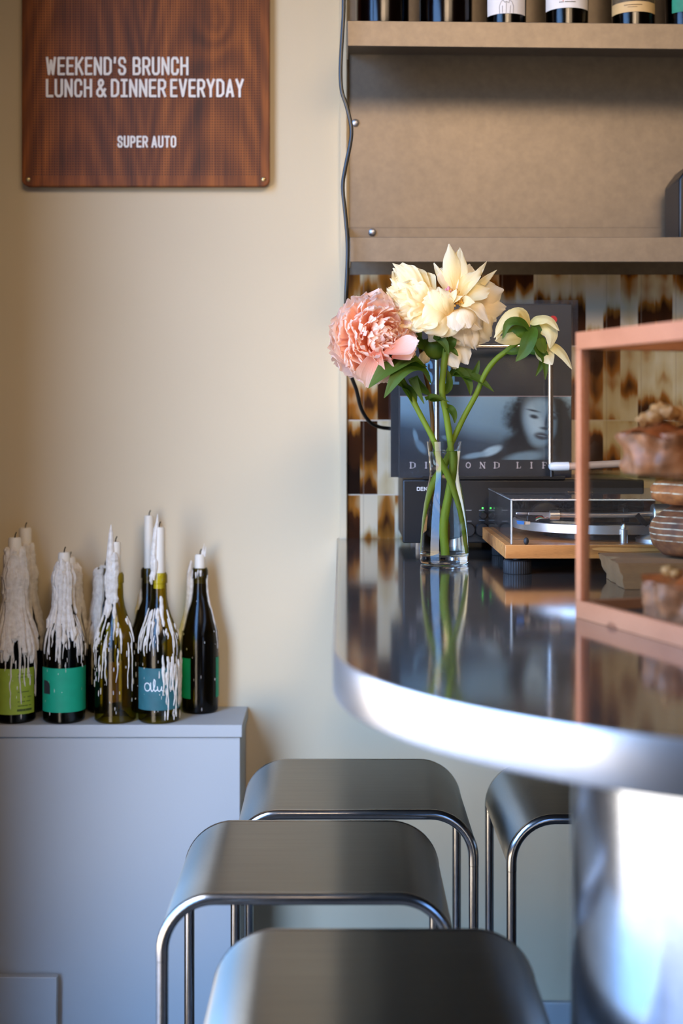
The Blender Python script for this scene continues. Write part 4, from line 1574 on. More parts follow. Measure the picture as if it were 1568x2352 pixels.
def board_pt(u, v, w):
    x = bl.x + .30 * u
    y = 1.985 + .15 * v
    k = 1 - w
    x += (1 - u) * .012 * k + .004 * mnoise.noise(Vector((v * 6, w * 3, 0)))
    z = zb3 + (zt3 - zb3) * w + (.0015 * mnoise.noise(Vector((u * 14, v * 9, 2))) if w > .5 else 0)
    return (x, y + (.010 * k if v < .5 else 0), z)


def surf(mb_, fn, nu=14, nv=6):
    mb_.grid(nu, nv, fn)


surf(wb, lambda u, v: board_pt(u, v, 1))
surf(wb, lambda u, v: board_pt(u, 1 - v, 0))
surf(wb, lambda u, v: board_pt(u, 0, v))
surf(wb, lambda u, v: board_pt(1 - u, 1, v))
surf(wb, lambda u, v: board_pt(0, 1 - u, v))
surf(wb, lambda u, v: board_pt(1, u, v))
tag(wb.build('serving_board', M['old_wood'], weld=True), 'rough weathered wooden board under the two loaves beside the turntable', 'board')


def make_crust(name, c0, c1, c2, stripe_axis, freq):
    t = NT(name)
    p = t.pos()
    v = t.noise(p, 40.0, 5.0, .65)
    s_ = t.sep(p)
    base = t.ramp(v, [(.3, c0), (.55, c1), (.75, c2)])
    wob = t.noise(p, 18.0, 3.0)
    w = t.math('FRACT', t.math('ADD', t.math('MULTIPLY', s_[stripe_axis], freq), t.math('MULTIPLY', wob, 0.5)))
    up = t.math('GREATER_THAN', s_[2], -0.012)
    mask = t.math('MULTIPLY', t.math('LESS_THAN', w, .16), up)
    mask = t.math('MULTIPLY', mask, t.ramp(t.noise(p, 90.0, 3.0), [(.35, (.2, .2, .2, 1)), (.6, (1, 1, 1, 1))]))
    t.bsdf(t.mix(mask, base, rgb(214, 196, 164)), .75, 0.0, t.bump(v, .5, .004))
    return t.m


def loaf(label, c, r, seed, mat):
    o = thing('bread_loaf', label, 'bread', (c[0], c[1], c[2] - r[2]), group='loaves on the wooden board')
    m_ = MB().blob((0, 0, 0), r, 28, seed, .06, 2.2)
    for i, (x, y, z) in enumerate(m_.v):
        q_ = max(-.985, min(.985, z / r[2]))
        h_ = math.sqrt(max(1e-6, 1 - q_ * q_))
        g_ = h_ ** .62 / h_
        m_.v[i] = (x * g_, y * g_, z)
    for i, (x, y, z) in enumerate(m_.v):
        if z < -r[2] * .80:
            m_.v[i] = (x, y, -r[2] * .80 - (-z - r[2] * .80) * .25)
    ob = m_.build('crust', mat, o, angle=80)
    ob.location = (0, 0, r[2] * .86)
    o.location = (c[0], c[1], c[2])
    return o


lx = P(1490, 0, BD).x + .100
lh = P(0, 1164, BD).z - zt3
l1 = loaf('larger dark round loaf with floured stripes, resting on the wooden board', (lx, 2.065, zt3 + .001), (.098, .070, lh / 1.80), 3,
          make_crust('dark_rye_crust', rgb(72, 38, 18), rgb(126, 72, 36), rgb(170, 108, 56), 2, 120.0))
lx2 = P(1496, 0, BD).x + .085
l2 = loaf('smaller ruddy loaf with pale rings, stacked on the larger loaf', (lx2, 2.065, zt3 + lh * 1.0 + .002), (.085, .060, .024), 5,
          make_crust('ruddy_crust', rgb(118, 62, 26), rgb(172, 100, 46), rgb(206, 136, 70), 2, 82.0))

# ------------------------------------------------------------------ pastry display case
PA = Vector((P(1321, 0, 1.722).x, 1.722, CT))
U = Vector((.318, -.948, 0)).normalized()     # towards the camera along the visible side
V = Vector((.948, .318, 0)).normalized()      # to the right, away
LU, LV, HC = .36, .46, .345
case = thing('pastry_display_case', 'glass pastry case with a reddish wooden frame at the right edge of the counter', 'display case', PA)


def cpos(u, v, z):
    return U * u + V * v + Vector((0, 0, z))


pw, ph = .0125, .021
for (u, v) in ((0, 0), (LU, 0), (0, LV), (LU, LV)):
    uu = pw / 2 if u == 0 else u - pw / 2
    vv = pw / 2 if v == 0 else v - pw / 2
    MB().bar(cpos(uu, vv, ph + .0002), cpos(uu, vv, HC - ph - .0002), .0125, .0125, up=U).build('post', M['case_wood'], case, smooth=False, bevel=.0008)
for z in (ph / 2, HC - ph / 2):
    for v in (0, LV):
        vv = pw / 2 if v == 0 else v - pw / 2
        MB().bar(cpos(0, vv, z), cpos(LU, vv, z), .0125, ph).build('rail', M['case_wood'], case, smooth=False, bevel=.0008)
    for u in (0, LU):
        uu = pw / 2 if u == 0 else u - pw / 2
        MB().bar(cpos(uu, pw, z), cpos(uu, LV - pw, z), .0125, ph).build('rail', M['case_wood'], case, smooth=False, bevel=.0008)
MB().bar(cpos(pw, LV / 2, .005), cpos(LU - pw, LV / 2, .005), LV - 2 * pw, .008).build('floor_panel', plain('dark_case_floor', rgb(44, 34, 28), .5), case, smooth=False)


def pane(a, b, c, d, nrm, th=.003):
    MB().prism([a, b, c, d], Vector(nrm) * th).build('glass_pane', M['clear_glass'], case, smooth=False)


zl_, zh_ = ph, HC - ph
pane(cpos(pw, .005, zl_), cpos(LU - pw, .005, zl_), cpos(LU - pw, .005, zh_), cpos(pw, .005, zh_), V)
pane(cpos(pw, LV - .008, zl_), cpos(LU - pw, LV - .008, zl_), cpos(LU - pw, LV - .008, zh_), cpos(pw, LV - .008, zh_), V)
pane(cpos(.005, pw, zl_), cpos(.005, LV - pw, zl_), cpos(.005, LV - pw, zh_), cpos(.005, pw, zh_), U)
pane(cpos(LU - .008, pw, zl_), cpos(LU - .008, LV - pw, zl_), cpos(LU - .008, LV - pw, zh_), cpos(LU - .008, pw, zh_), U)
pane(cpos(pw, pw, HC - .008), cpos(LU - pw, pw, HC - .008), cpos(LU - pw, LV - pw, HC - .008), cpos(pw, LV - pw, HC - .008), (0, 0, 1))
ZS = .172
MB().prism([cpos(.010, .010, ZS), cpos(LU - .010, .010, ZS), cpos(LU - .010, LV - .010, ZS), cpos(.010, LV - .010, ZS)], (0, 0, .005)).build('glass_shelf', M['shelf_glass'], case, smooth=False)

M['glaze'] = plain('glazed_caramel_crust', rgb(140, 66, 28), .3, var=.35, scale=45)
M['pastry'] = plain('golden_pastry', rgb(186, 116, 70), .6, var=.25, scale=60)
M['pastry_side'] = plain('ruddy_pastry_side', rgb(148, 88, 50), .55, var=.45, scale=70)
M['nut'] = plain('toasted_walnut', rgb(166, 112, 58), .6, var=.25, scale=90)


def fluted_cake(name, label, c, r, h, seed, top_mat, nut_spots, group):
    rnd = random.Random(seed)
    o = thing(name, label, 'pastry', c, 0, group)
    lob = 9

    def fn(u, v):
        a = 2 * PI * u
        rr = r * (0.92 + .05 * abs(math.sin(a * lob / 2)) + .10 * v) * (1 + .16 * mnoise.noise(Vector((math.cos(a) * 2.4, math.sin(a) * 2.4, v * 2.4 + seed))) + .05 * mnoise.noise(Vector((math.cos(a) * 9, math.sin(a) * 9, v * 9 + seed))))
        return (rr * math.cos(a), rr * math.sin(a), h * v)
    m_ = MB().grid(96, 10, fn)
    m_.lathe([(0, .0005), (0.0005, r * .9)], 48, caps=False)
    m_.build('body', M['pastry_side'], o, angle=70)
    m2 = MB()

    def fn2(u, v):
        a = 2 * PI * u
        rr = r * 1.10 * (1 - v)
        z = h * .96 + .20 * r * (1 - (1 - v) ** 2) + .010 * mnoise.noise(Vector((math.cos(a) * rr * 40, math.sin(a) * rr * 40, seed)))
        return (rr * math.cos(a), rr * math.sin(a), z)
    m2.grid(64, 10, fn2)
    m2.build('glazed_top', top_mat, o, angle=80)
    for i, (dx, dy, dz, s_) in enumerate(nut_spots):
        MB().blob((dx, dy, h + dz), (s_, s_ * .8, s_ * .75), 10, seed + i, .5, 3.0).build('nut', M['nut'], o, angle=80)
    return o


q = P(1532, 1097, 1.66)
zc = CT + ZS + .0055
fluted_cake('walnut_cake', 'ruddy cake topped with walnuts on the glass shelf of the case', (q.x, 1.66, zc), .053, .046, 2, M['glaze'],
            [(-.018, -.018, .020, .011), (-.002, -.020, .024, .012), (.016, -.014, .020, .011), (.030, -.012, .014, .010), (-.006, .006, .026, .012), (.020, .014, .022, .011), (-.026, -.002, .016, .010)], 'pastries in the display case')
q = P(1560, 1415, 1.59)
fluted_cake('sticky_bun', 'brown glazed bun with a walnut on top, on the floor of the case', (q.x + .022, 1.60, CT + .0092), .056, .050, 6, M['glaze'],
            [(-.036, -.018, .012, .0075), (-.030, -.026, .010, .006), (.010, -.02, .014, .009)], 'pastries in the display case')

# ------------------------------------------------------------------ carafe with water
VD = 2.352
vc = P(1020, 0, VD)
vase = thing('glass_carafe', 'clear glass carafe half filled with water holding the peonies', 'vase', (vc.x, VD, CT + .0003))
outer = [(0, .0375), (.002, .0392), (.006, .0400), (.016, .0402), (.030, .0398), (.050, .0386), (.075, .0365), (.100, .0333), (.120, .0295), (.135, .0262), (.146, .0242), (.155, .0238), (.165, .0246), (.180, .0266), (.2010, .0292)]
inner = [(.2012, .0286), (.180, .0256), (.165, .0234), (.155, .0226), (.146, .0230), (.135, .0250), (.120, .0283), (.100, .0321), (.075, .0353), (.050, .0374), (.030, .0386), (.018, .0388), (.0145, .0375), (.0125, .030), (.0115, .0004)]
GLASS = NT('clear_carafe_glass')
GLASS.bsdf((.97, .985, .975, 1), 0.0, 0.0, Transmission_Weight=1.0, IOR=1.45)
wl_h, wl_r = .1860, .02605
above = [(z, r) for z, r in inner if z > wl_h] + [(wl_h, wl_r)]
below = [(wl_h, wl_r)] + [(z, r) for z, r in inner if z < wl_h]
gm = MB().lathe(outer + above, 64, caps=False)
gm.f.append(tuple(reversed(range(64))))
gm.build('glass', GLASS.m, vase, angle=60)
WALL = NT('water_against_glass')
WALL.bsdf((.97, .975, .90, 1), 0.0, 0.0, Transmission_Weight=1.0, IOR=1.33 / 1.45)
wat = MB().lathe(list(reversed(below)), 64, caps=False).build('water', WALL.m, vase, angle=60)
WTOP = NT('water_surface')
WTOP.bsdf((.98, .985, .95, 1), 0.0, 0.0, Transmission_Weight=1.0, IOR=1.33)
MB().lathe([(wl_h, wl_r), (wl_h - .0004, wl_r - .002), (wl_h - .0005, .0004)], 64, caps=False).build('water_surface', WTOP.m, wat, angle=60)
M['vase'] = vase


# ------------------------------------------------------------------ peonies
def stem_mesh(pts, r, n=40):
    cv = bez(pts, n)
    rs = [r * (1 + .10 * mnoise.noise(Vector((i * .5, r * 1000, 0)))) for i in range(n + 1)] if not isinstance(r, (list, tuple)) else [r[0] + (r[1] - r[0]) * i / n for i in range(n + 1)]
    return MB().tube(cv, rs, 12)


def petal(base, tip, W, nrm, bulge=0.0, cup=0.0, ruf=0.0, seed=0, nu=8, nv=10, wide=0.55, notch=0.0, curl=0.0, mid=None):
    """Petal from base to tip. nrm: side its inner face looks to; bulge bows the middle along nrm, cup raises the
    margins, ruf ruffles the rim, curl rolls the tip along nrm."""
    base, tip = Vector(base), Vector(tip)
    d = tip - base
    L = d.length
    dn = d.normalized()
    nr = Vector(nrm)
    nr = (nr - dn * nr.dot(dn)).normalized()
    sd = dn.cross(nr).normalized()
    so_ = Vector((seed * 3.17, seed * 1.91, seed * .73))

    def fn(u, v):
        x = 2 * u - 1
        k = wide
        wv = (v / k) ** .62 if v < k else math.sqrt(max(0.0, 1 - ((v - k) / (1.02 - k)) ** 2.2))
        wv = max(.10, wv) if v < .9 else max(.18, wv)
        c = base + d * v + nr * (bulge * math.sin(PI * v)) + nr * (curl * max(0, v - .6) ** 2 / .16)
        e = v * v
        p = c + sd * (x * W * .5 * wv) + nr * (cup * x * x * (.3 + .7 * math.sin(PI * min(v, .9))))
        p += dn * (-notch * L * e * (1 - abs(x)) ** 2) - dn * (x * x * .12 * L * e)
        if ruf:
            f1 = mnoise.noise(so_ + Vector((x * 2.6, v * 2.0, 0)))
            f2 = mnoise.noise(so_ + Vector((x * 6.0, v * 5.0, 9)))
            p += nr * (ruf * (f1 + .5 * f2) * (.25 + .75 * e) * (.4 + .6 * abs(x))) + dn * (ruf * .6 * f2 * e)
        return p
    return MB().grid(nu, nv, fn)


def leaf(parent, pts, W, nrm, seed=0, mat='leaf', name='leaf', fold=.35):
    cv = bez(pts, 16)
    nr0 = Vector(nrm)

    def fn(u, v):
        x = 2 * u - 1
        i = min(15, int(v * 16))
        p = cv[i].lerp(cv[i + 1], v * 16 - i)
        d = (cv[min(16, i + 1)] - cv[max(0, i - 1)]).normalized()
        nr = (nr0 - d * nr0.dot(d)).normalized()
        sd = d.cross(nr)
        w = W * .5 * math.sin(PI * min(1, .06 + .94 * v ** .8)) ** .85 + .0006
        return p + sd * (x * w) + nr * (fold * w * abs(x) + .10 * w * mnoise.noise(Vector((x * 2, v * 5, seed))))
    return MB().grid(8, 16, fn).build(name, M[mat], parent, angle=80, org=parent.location)


FD = 2.340     # depth of the flower heads
VB = vase.location


def V3(px, py, dy=0.0):
    return P(px, py, VD + dy)


# --- pink peony
pk = thing('pink_peony', 'full pink peony leaning out of the left side of the carafe', 'flower', (vc.x - .006, VD - .008, CT + .02), group='peonies in the carafe')
pko = pk.location
pts = [V3(1068, 1270, -.010), V3(1055, 1185, -.014), V3(1028, 1095, -.008), V3(1006, 1044, -.010), V3(996, 1012, -.012), V3(970, 962, -.008), V3(950, 924, 0), V3(930, 885, .004), V3(905, 840, .004), V3(880, 800, .004)]
stem_mesh(pts, .0047).build('stem', M['stem'], pk, org=pko)
pcn = P(858, 776, FD)
axis = Vector((.42, -.86, .10)).normalized()
e1 = axis.cross(Vector((0, 0, 1))).normalized()
e2 = e1.cross(axis).normalized()
rnd = random.Random(7)
NP = 190
inner_mb = MB()
cnt = 0
items = []
for i in range(NP):
    f = (i + .5) / NP
    th = math.acos(1 - f * 1.62)          # 0 .. ~128 deg
    ph_ = i * 2.39996 + rnd.uniform(-.2, .2)
    items.append((th, ph_))
for i, (th, ph_) in enumerate(items):
    rad = e1 * math.cos(ph_) + e2 * math.sin(ph_)
    dr_ = axis * math.cos(th) + rad * math.sin(th)
    nr = axis * math.sin(th) - rad * math.cos(th)
    outerf = min(1, th / 1.9)
    Ln = .063 + .014 * outerf + rnd.uniform(-.006, .006)
    if th < .75:
        Ln *= .93
    Wd = .020 + .036 * max(0, outerf - .25) + rnd.uniform(0, .006)
    base = pcn + dr_ * .016
    tip = pcn + dr_ * Ln + nr * rnd.uniform(.002, .014)
    # every petal turns about its own axis a little
    rot = Matrix.Rotation(rnd.uniform(-.9, .9) * (1.15 - outerf * .75), 3, dr_)
    ruf = .010 - .005 * outerf
    pm = petal(base, tip, Wd, rot @ nr, bulge=-.006 * outerf, cup=.004, ruf=ruf, seed=i + 3, nu=8, nv=8, wide=.78, notch=.10, curl=.004 + .004 * rnd.random())
    vis = dr_.y < .25
    if vis and cnt < 90 and i % 2 == 0:
        pm.build('petal', M['pink_petal'], pk, angle=85, org=pko)
        cnt += 1
    else:
        inner_mb.add(pm.v, pm.f, [pm.uv[k] for k in range(len(pm.v))])
inner_mb.build('ruffled_petals', M['pink_petal'], pk, angle=85, org=pko, kind='stuff')
for k, (tx, ty, dy, W, nr, cup) in enumerate((
        (958, 792, -.030, .052, (-.2, -.6, .8), .010), (930, 812, -.040, .050, (-.2, -.7, .8), .008), (846, 888, -.020, .058, (-.1, -.9, .2), -.010), (895, 862, -.010, .050, (-.2, -.9, .4), -.006),
        (800, 852, -.005, .05, (.5, -.8, .1), -.008), (756, 800, .010, .060, (.3, -.95, 0), -.014), (768, 730, .012, .060, (.3, -.9, -.2), -.014), (812, 682, .010, .06, (.1, -.9, -.4), -.014), (872, 662, .012, .055, (0, -.9, -.5), -.012))):
    tip = P(tx, ty, FD + dy)
    dd = (tip - pcn)
    petal(pcn + dd * .30, tip, W, nr, bulge=.010 if cup > 0 else -.006, cup=cup, ruf=.006, seed=40 + k, nu=10, nv=10, wide=.66).build('guard_petal', M['pink_guard'], pk, angle=85, org=pko)
for k, (bx, by, tx, ty, d0, d1, W, nr) in enumerate(((882, 812, 962, 782, -.058, -.062, .044, (-.1, -.75, .65)), (900, 822, 955, 800, -.050, -.058, .036, (-.1, -.8, .55)), (868, 800, 842, 890, -.055, -.050, .050, (.1, -.95, -.2)), (884, 806, 880, 880, -.050, -.040, .040, (-.1, -.95, -.1)))):
    petal(P(bx, by, FD + d0), P(tx, ty, FD + d1), W, nr, bulge=-.006, cup=.007, ruf=.004, seed=80 + k, nu=12, nv=12, wide=.68).build('guard_petal', M['pink_guard'], pk, angle=85, org=pko)
leaf(pk, [P(975, 842, FD + .01), P(935, 826, FD - .015), P(895, 846, FD - .05), P(846, 892, FD - .06)], .048, (.1, -.5, .85), 1)
leaf(pk, [P(988, 880, FD), P(965, 852, FD - .02), P(925, 852, FD - .055), P(882, 914, FD - .07)], .038, (.15, -.55, .8), 2)
leaf(pk, [P(951, 925, VD), P(930, 892, VD - .006), P(914, 868, VD - .01)], .016, (.2, -.7, .6), 3)
leaf(pk, [P(953, 930, VD), P(940, 896, VD - .004), P(905, 880, VD - .012)], .014, (.2, -.7, .6), 33)

# --- second stem behind, brown, with its bud and hanging pale petals
bk = thing('fading_peony', 'fading peony behind the cream one, pale petals hanging below its green calyx', 'flower', (vc.x, VD + .006, CT + .02), group='peonies in the carafe')
bko = bk.location
pts = [V3(1022, 1272, .004), V3(1024, 1200, .006), V3(1004, 1150, .008), V3(992, 1092, .008), V3(988, 1030, .010), V3(993, 985, .010), V3(988, 918, .010), V3(976, 856, .012), V3(966, 805, .014), V3(962, 778, .016)]
stem_mesh(pts, .0034).build('stem', M['brown_stem'], bk, org=bko)
cb = P(998, 800, FD + .018)
MB().blob(cb, (.020, .018, .019), 14, 3, .12, 2.0).build('calyx', M['bud'], bk, angle=80, org=bko)
for k, (bx, by, tx, ty, dy, W) in enumerate(((1020, 790, 1052, 845, .00, .030), (1040, 770, 1074, 838, .006, .032), (1030, 800, 1046, 848, .012, .022), (1020, 770, 1082, 800, .012, .034), (985, 800, 966, 838, .02, .02))):
    petal(P(bx, by, FD + .01), P(tx, ty, FD + dy), W, (-.2, -.9, .2), bulge=.004, cup=-.005, ruf=.006, seed=60 + k).build('petal', M['yellow_petal' if k == 2 else 'white_petal'], bk, angle=85, org=bko)
leaf(bk, [P(975, 800, FD + .01), P(962, 778, FD - .004), P(968, 762, FD - .01)], .018, (-.2, -.8, .3), 4)
leaf(bk, [P(985, 905, VD + .006), P(958, 880, VD - .004), P(950, 868, VD - .004), P(958, 890, VD - .008), P(974, 928, VD - .01)], .018, (-.5, -.7, .1), 5)
leaf(bk, [P(1030, 868, VD + .01), P(1052, 852, VD), P(1075, 880, VD - .006), P(1080, 908, VD - .008)], .018, (.2, -.6, .7), 6)
leaf(bk, [P(1028, 862, VD + .012), P(1060, 860, VD + .004), P(1096, 872, VD), P(1134, 900, VD - .004)], .026, (.2, -.6, .7), 7)
leaf(bk, [P(1080, 872, VD + .01), P(1092, 852, VD + .006), P(1100, 828, VD + .006)], .010, (.2, -.8, .1), 8)

# --- big cream peony
cm_ = thing('cream_peony', 'large open cream peony at the top of the bunch showing its stamens', 'flower', (vc.x + .004, VD, CT + .02), group='peonies in the carafe')
cmo = cm_.location
pts = [V3(1022, 1276, -.004), V3(1019, 1205, -.002), V3(1030, 1120, .002), V3(1036, 1060, .0), V3(1033, 1012, -.002), V3(1024, 950, -.006), V3(1015, 900, -.010), V3(1019, 840, -.010), V3(1026, 790, -.008), V3(1032, 745, 0)]
stem_mesh(pts, .0054).build('stem', M['stem'], cm_, org=cmo)
cc = P(1046, 706, FD - .004)
specs = [
    # tip px, py, depth offset, width m, base blend, normal, bulge, cup, ruffle, material
    # back, upright
    (1031, 559, .004, .030, (0, -.9, -.25), .004, -.004, .004, 'cream_petal', .50), (1056, 568, .010, .030, (0, -.9, -.2), .004, .003, .006, 'cream_petal', .55), (1014, 612, .012, .036, (.2, -.9, -.1), .006, .006, .006, 'white_petal', .6),
    (996, 602, .014, .016, (.2, -.9, -.2), .004, .004, .004, 'cream_petal', .6), (1034, 606, .022, .036, (0, -.95, -.2), .004, .006, .004, 'white_petal', .6), (1078, 604, .022, .040, (0, -.95, -.2), .004, .006, .005, 'white_petal', .6),
    (1118, 599, .010, .013, (-.2, -.9, -.1), .004, .002, .003, 'cream_petal', .5), (1142, 618, .018, .013, (-.2, -.9, -.1), .004, .002, .003, 'cream_petal', .5), (1102, 618, .0, .030, (-.4, -.8, .1), .008, .006, .006, 'cream_petal', .6),
    (1124, 662, -.012, .044, (-.4, -.75, .35), .006, .010, .008, 'cream_petal', .62), (1157, 663, .022, .050, (-.2, -.95, 0), .004, -.004, .006, 'white_petal', .62), (1146, 690, .024, .050, (-.1, -.95, 0), .004, -.004, .008, 'white_petal', .66),
    (1164, 706, .020, .042, (-.1, -.95, .1), .004, -.004, .008, 'white_petal', .62), (1142, 735, .016, .060, (0, -.95, .2), .004, -.006, .008, 'white_petal', .66), (1128, 780, .008, .060, (0, -.9, .3), .008, -.008, .010, 'white_petal', .7),
    (1092, 798, .0, .058, (0, -.9, .35), .010, -.008, .012, 'white_petal', .7), (1068, 790, -.006, .050, (0, -.9, .35), .010, -.008, .012, 'white_petal', .7), (1124, 738, -.036, .030, (-.1, -.5, .85), .010, .008, .006, 'white_petal', .66),
    (1080, 748, -.040, .036, (0, -.7, .7), .014, -.006, .006, 'white_petal', .7), (1050, 756, -.040, .050, (0, -.8, .5), .014, -.008, .008, 'white_petal', .7), (1106, 752, -.022, .040, (0, -.7, .6), .010, -.005, .008, 'white_petal', .7),
    # lower left
    (984, 784, -.010, .032, (-.1, -.9, .2), .008, -.006, .003, 'cream_petal', .75), (1008, 770, -.030, .050, (-.1, -.9, .3), .012, -.008, .006, 'cream_petal', .7), (972, 756, -.036, .060, (-.2, -.9, .2), .016, -.010, .008, 'cream_petal', .7),
]
for k, (tx, ty, dy, W, nr, bl_, cup, ruf, mt, wd) in enumerate(specs):
    tip = P(tx, ty, FD + dy)
    base = cc.lerp(tip, .10)
    petal(base, tip, W, nr, bulge=bl_, cup=cup, ruf=ruf, seed=100 + k, nu=10, nv=12, wide=wd, curl=-.004).build('petal', M[mt], cm_, angle=85, org=cmo)
# the left half: a deep cup of petals opening to the left
lc = P(1000, 712, FD - .006)
lsp = [
    (904, 612, .010, .052, (.2, -.85, -.35), .006, .014), (934, 622, .024, .050, (.1, -.9, -.3), .006, .010), (898, 642, .016, .050, (.2, -.9, -.2), .004, .010), (962, 632, .024, .050, (0, -.9, -.3), .006, .008), (888, 665, .010, .046, (.2, -.9, -.1), .004, .010),
    (893, 692, .012, .050, (.3, -.9, .1), -.010, .012), (892, 735, .004, .048, (.2, -.85, .4), .004, .010), (897, 748, -.006, .050, (.1, -.85, .45), .004, .010), (925, 752, -.020, .055, (0, -.9, .4), .006, .012), (952, 752, -.034, .058, (-.1, -.9, .3), .010, .010),
    (915, 650, -.008, .046, (.1, -.9, -.3), .008, .012), (905, 676, -.012, .036, (.2, -.95, -.1), .010, .010), (938, 660, -.020, .046, (.0, -.95, -.1), .012, .012), (912, 722, -.020, .036, (.1, -.9, .3), .012, .012),
]
for k, (tx, ty, dy, W, nr, bl_, ruf) in enumerate(lsp):
    tip = P(tx, ty, FD + dy)
    base = lc.lerp(tip, .06 if k < 10 else .22)
    petal(base, tip, W, nr, bulge=bl_, cup=.006, ruf=ruf * 1.45, seed=140 + k, nu=18, nv=14, wide=.72).build('petal', M['cream_petal'], cm_, angle=85, org=cmo)
# big cupping petals facing the camera between the two halves
for k, (bx, by, tx, ty, dy, W, nr, bl_) in enumerate(((1034, 742, 984, 664, -.030, .040, (-.5, -.85, .1), .014), (1036, 735, 1006, 660, -.026, .036, (-.2, -.95, .1), .018), (1030, 705, 970, 742, -.036, .046, (-.2, -.95, .1), .012), (1022, 690, 958, 684, -.018, .040, (-.1, -.95, -.1), .010))):
    petal(P(bx, by, FD - .022), P(tx, ty, FD + dy), W, nr, bulge=bl_, cup=-.008, ruf=.009, seed=170 + k, nu=12, nv=12, wide=.6).build('petal', M['cream_petal'], cm_, angle=85, org=cmo)
# stamens and carpels
rnd = random.Random(5)
for k in range(22):
    a = rnd.uniform(0, 2 * PI)
    rr = rnd.uniform(.006, .020)
    b0 = cc + Vector((math.cos(a) * .004 - .006, -.016, math.sin(a) * .004 + .004))
    tp = cc + Vector((math.cos(a) * rr - .006, -.026 - rnd.uniform(0, .006), math.sin(a) * rr * .9 + .010))
    m_ = MB().tube([b0, b0.lerp(tp, .5) + Vector((0, -.003, .002)), tp], .0005, 5)
    m_.blob(tp, (.0014, .0014, .0020), 5, k)
    m_.build('stamen', M['stamen'], cm_, org=cmo)
for k, (px, py, w) in enumerate(((1030, 664, .0030), (1024, 668, .0026), (1036, 668, .0026))):
    MB().blob(P(px, py, FD - .026), (w, w, w * 1.6), 8, k, .2).build('carpel', M['carpel'], cm_, org=cmo)
for k, (bx, by, tx, ty, W) in enumerate(((1036, 700, 1048, 664, .013), (1040, 698, 1062, 680, .011), (1034, 692, 1028, 678, .008), (1056, 700, 1090, 694, .020))):
    petal(P(bx, by, FD - .024), P(tx, ty, FD - .040), W, (-.2, -.9, .3), bulge=.006, cup=.004, ruf=.002, seed=190 + k).build('petal', M['cream_petal'], cm_, angle=85, org=cmo)
leaf(cm_, [P(1024, 800, FD), P(1012, 776, FD - .014), P(1004, 772, FD - .016), P(1022, 790, FD - .020), P(1030, 815, FD - .018)], .016, (-.3, -.8, .4), 10)
leaf(cm_, [P(1024, 810, FD), P(1036, 784, FD - .014), P(1042, 764, FD - .008)], .016, (.3, -.8, .2), 11)
leaf(cm_, [P(1028, 800, FD), P(1040, 806, FD - .008), P(1052, 818, FD - .010)], .010, (.2, -.8, .5), 12)
leaf(cm_, [P(1020, 918, VD - .008), P(990, 920, VD - .016), P(984, 916, VD - .020), P(1000, 912, VD - .024), P(1032, 924, VD - .026)], .016, (.0, -.6, .8), 13)
leaf(cm_, [P(1022, 930, VD - .002), P(1034, 940, VD - .010), P(1042, 954, VD - .010), P(1044, 972, VD - .010)], .013, (.4, -.8, .1), 14)
leaf(cm_, [P(1020, 905, VD - .002), P(1030, 880, VD - .002), P(1028, 850, VD)], .014, (.5, -.8, .1), 15)

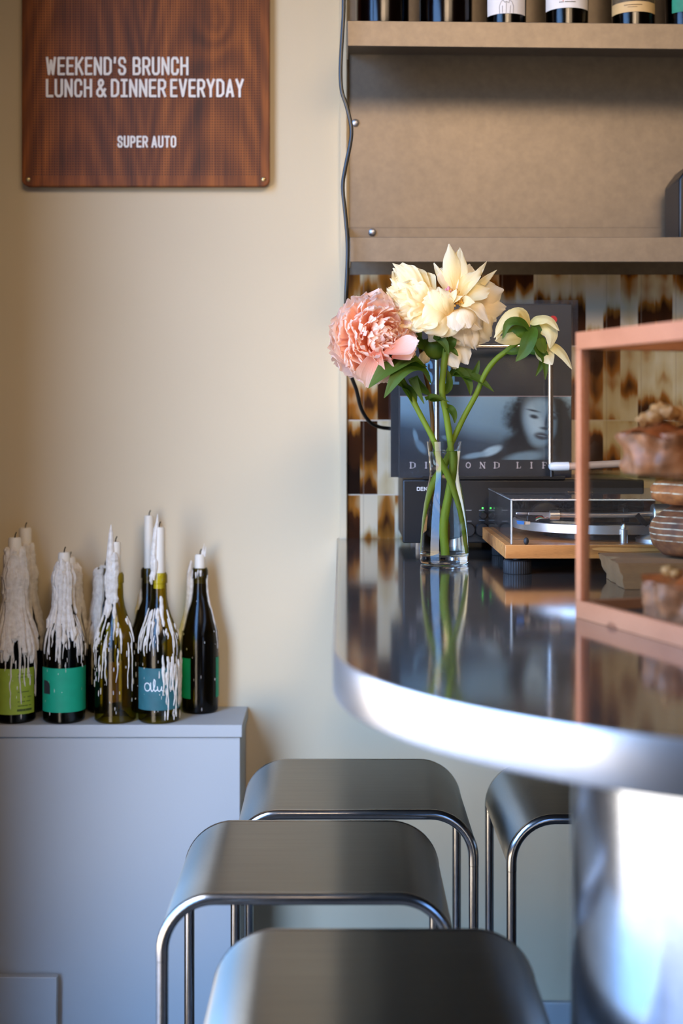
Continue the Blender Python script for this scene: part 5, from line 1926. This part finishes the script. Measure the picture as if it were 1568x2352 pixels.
# --- wilted peony on the right
wl_ = thing('wilted_peony', 'wilted yellowing peony drooping to the right of the bunch', 'flower', (vc.x + .008, VD + .004, CT + .02), group='peonies in the carafe')
wlo = wl_.location
pts = [V3(971, 1268, .006), V3(976, 1215, .004), V3(995, 1130, .004), V3(1020, 1066, .006), V3(1040, 1012, .006), V3(1064, 960, .006), V3(1092, 908, .004), V3(1114, 858, 0), V3(1138, 826, -.004), V3(1166, 804, -.006), V3(1194, 782, -.008), V3(1212, 762, -.008)]
stem_mesh(pts, .0046).build('stem', M['stem'], wl_, org=wlo)
MB().blob(P(1193, 764, FD - .004), (.020, .014, .013), 14, 8, .12).build('calyx', M['bud'], wl_, angle=80, org=wlo)
for k, (mids, W, nr, mt) in enumerate((
        ([(1214, 752), (1196, 716), (1168, 726), (1134, 776)], .018, (-.1, -.8, .6), 'yellow_petal'),
        ([(1212, 748), (1180, 722), (1150, 752), (1140, 780)], .017, (-.1, -.95, .1), 'yellow_petal'),
        ([(1208, 770), (1186, 776), (1160, 780), (1136, 782)], .018, (-.1, -.95, -.1), 'yellow_petal'),
        ([(1216, 742), (1236, 732), (1262, 734), (1284, 760)], .020, (.1, -.7, .7), 'yellow_petal'),
        ([(1240, 744), (1256, 752), (1266, 770), (1262, 800)], .024, (.1, -.9, .2), 'yellow_petal'),
        ([(1256, 790), (1276, 798), (1296, 818), (1313, 848)], .016, (.2, -.8, .5), 'yellow_petal'),
        ([(1246, 790), (1250, 806), (1258, 822), (1268, 838)], .026, (.1, -.9, .1), 'cream_petal'),
        ([(1236, 770), (1240, 780), (1246, 800), (1250, 812)], .016, (.1, -.9, .1), 'bud'))):
    cv = [P(x, y, FD - .010 - .006 * i) for i, (x, y) in enumerate(mids)]
    leaf(wl_, cv, W * 1.15, nr, 200 + k, mt, 'petal', fold=-.25)
leaf(wl_, [P(1216, 760, FD - .012), P(1196, 742, FD - .028), P(1168, 744, FD - .034), P(1154, 778, FD - .036)], .017, (0, -.8, .55), 16)
leaf(wl_, [P(1226, 752, FD - .014), P(1216, 780, FD - .030), P(1204, 808, FD - .034), P(1184, 830, FD - .034)], .024, (-.3, -.9, .1), 17)
leaf(wl_, [P(1222, 770, FD - .010), P(1238, 806, FD - .018), P(1250, 824, FD - .02), P(1252, 872, FD - .02)], .018, (.3, -.9, .2), 18)
leaf(wl_, [P(1214, 808, FD), P(1236, 812, FD - .006), P(1244, 832, FD - .01), P(1230, 864, FD - .01)], .014, (.3, -.8, .3), 19)
leaf(wl_, [P(1160, 808, VD - .008), P(1184, 808, VD - .014), P(1206, 792, VD - .012)], .013, (0, -.8, .5), 20)
leaf(wl_, [P(1224, 742, FD - .010), P(1232, 768, FD - .014), P(1228, 792, FD - .014)], .018, (.2, -.9, .1), 21)
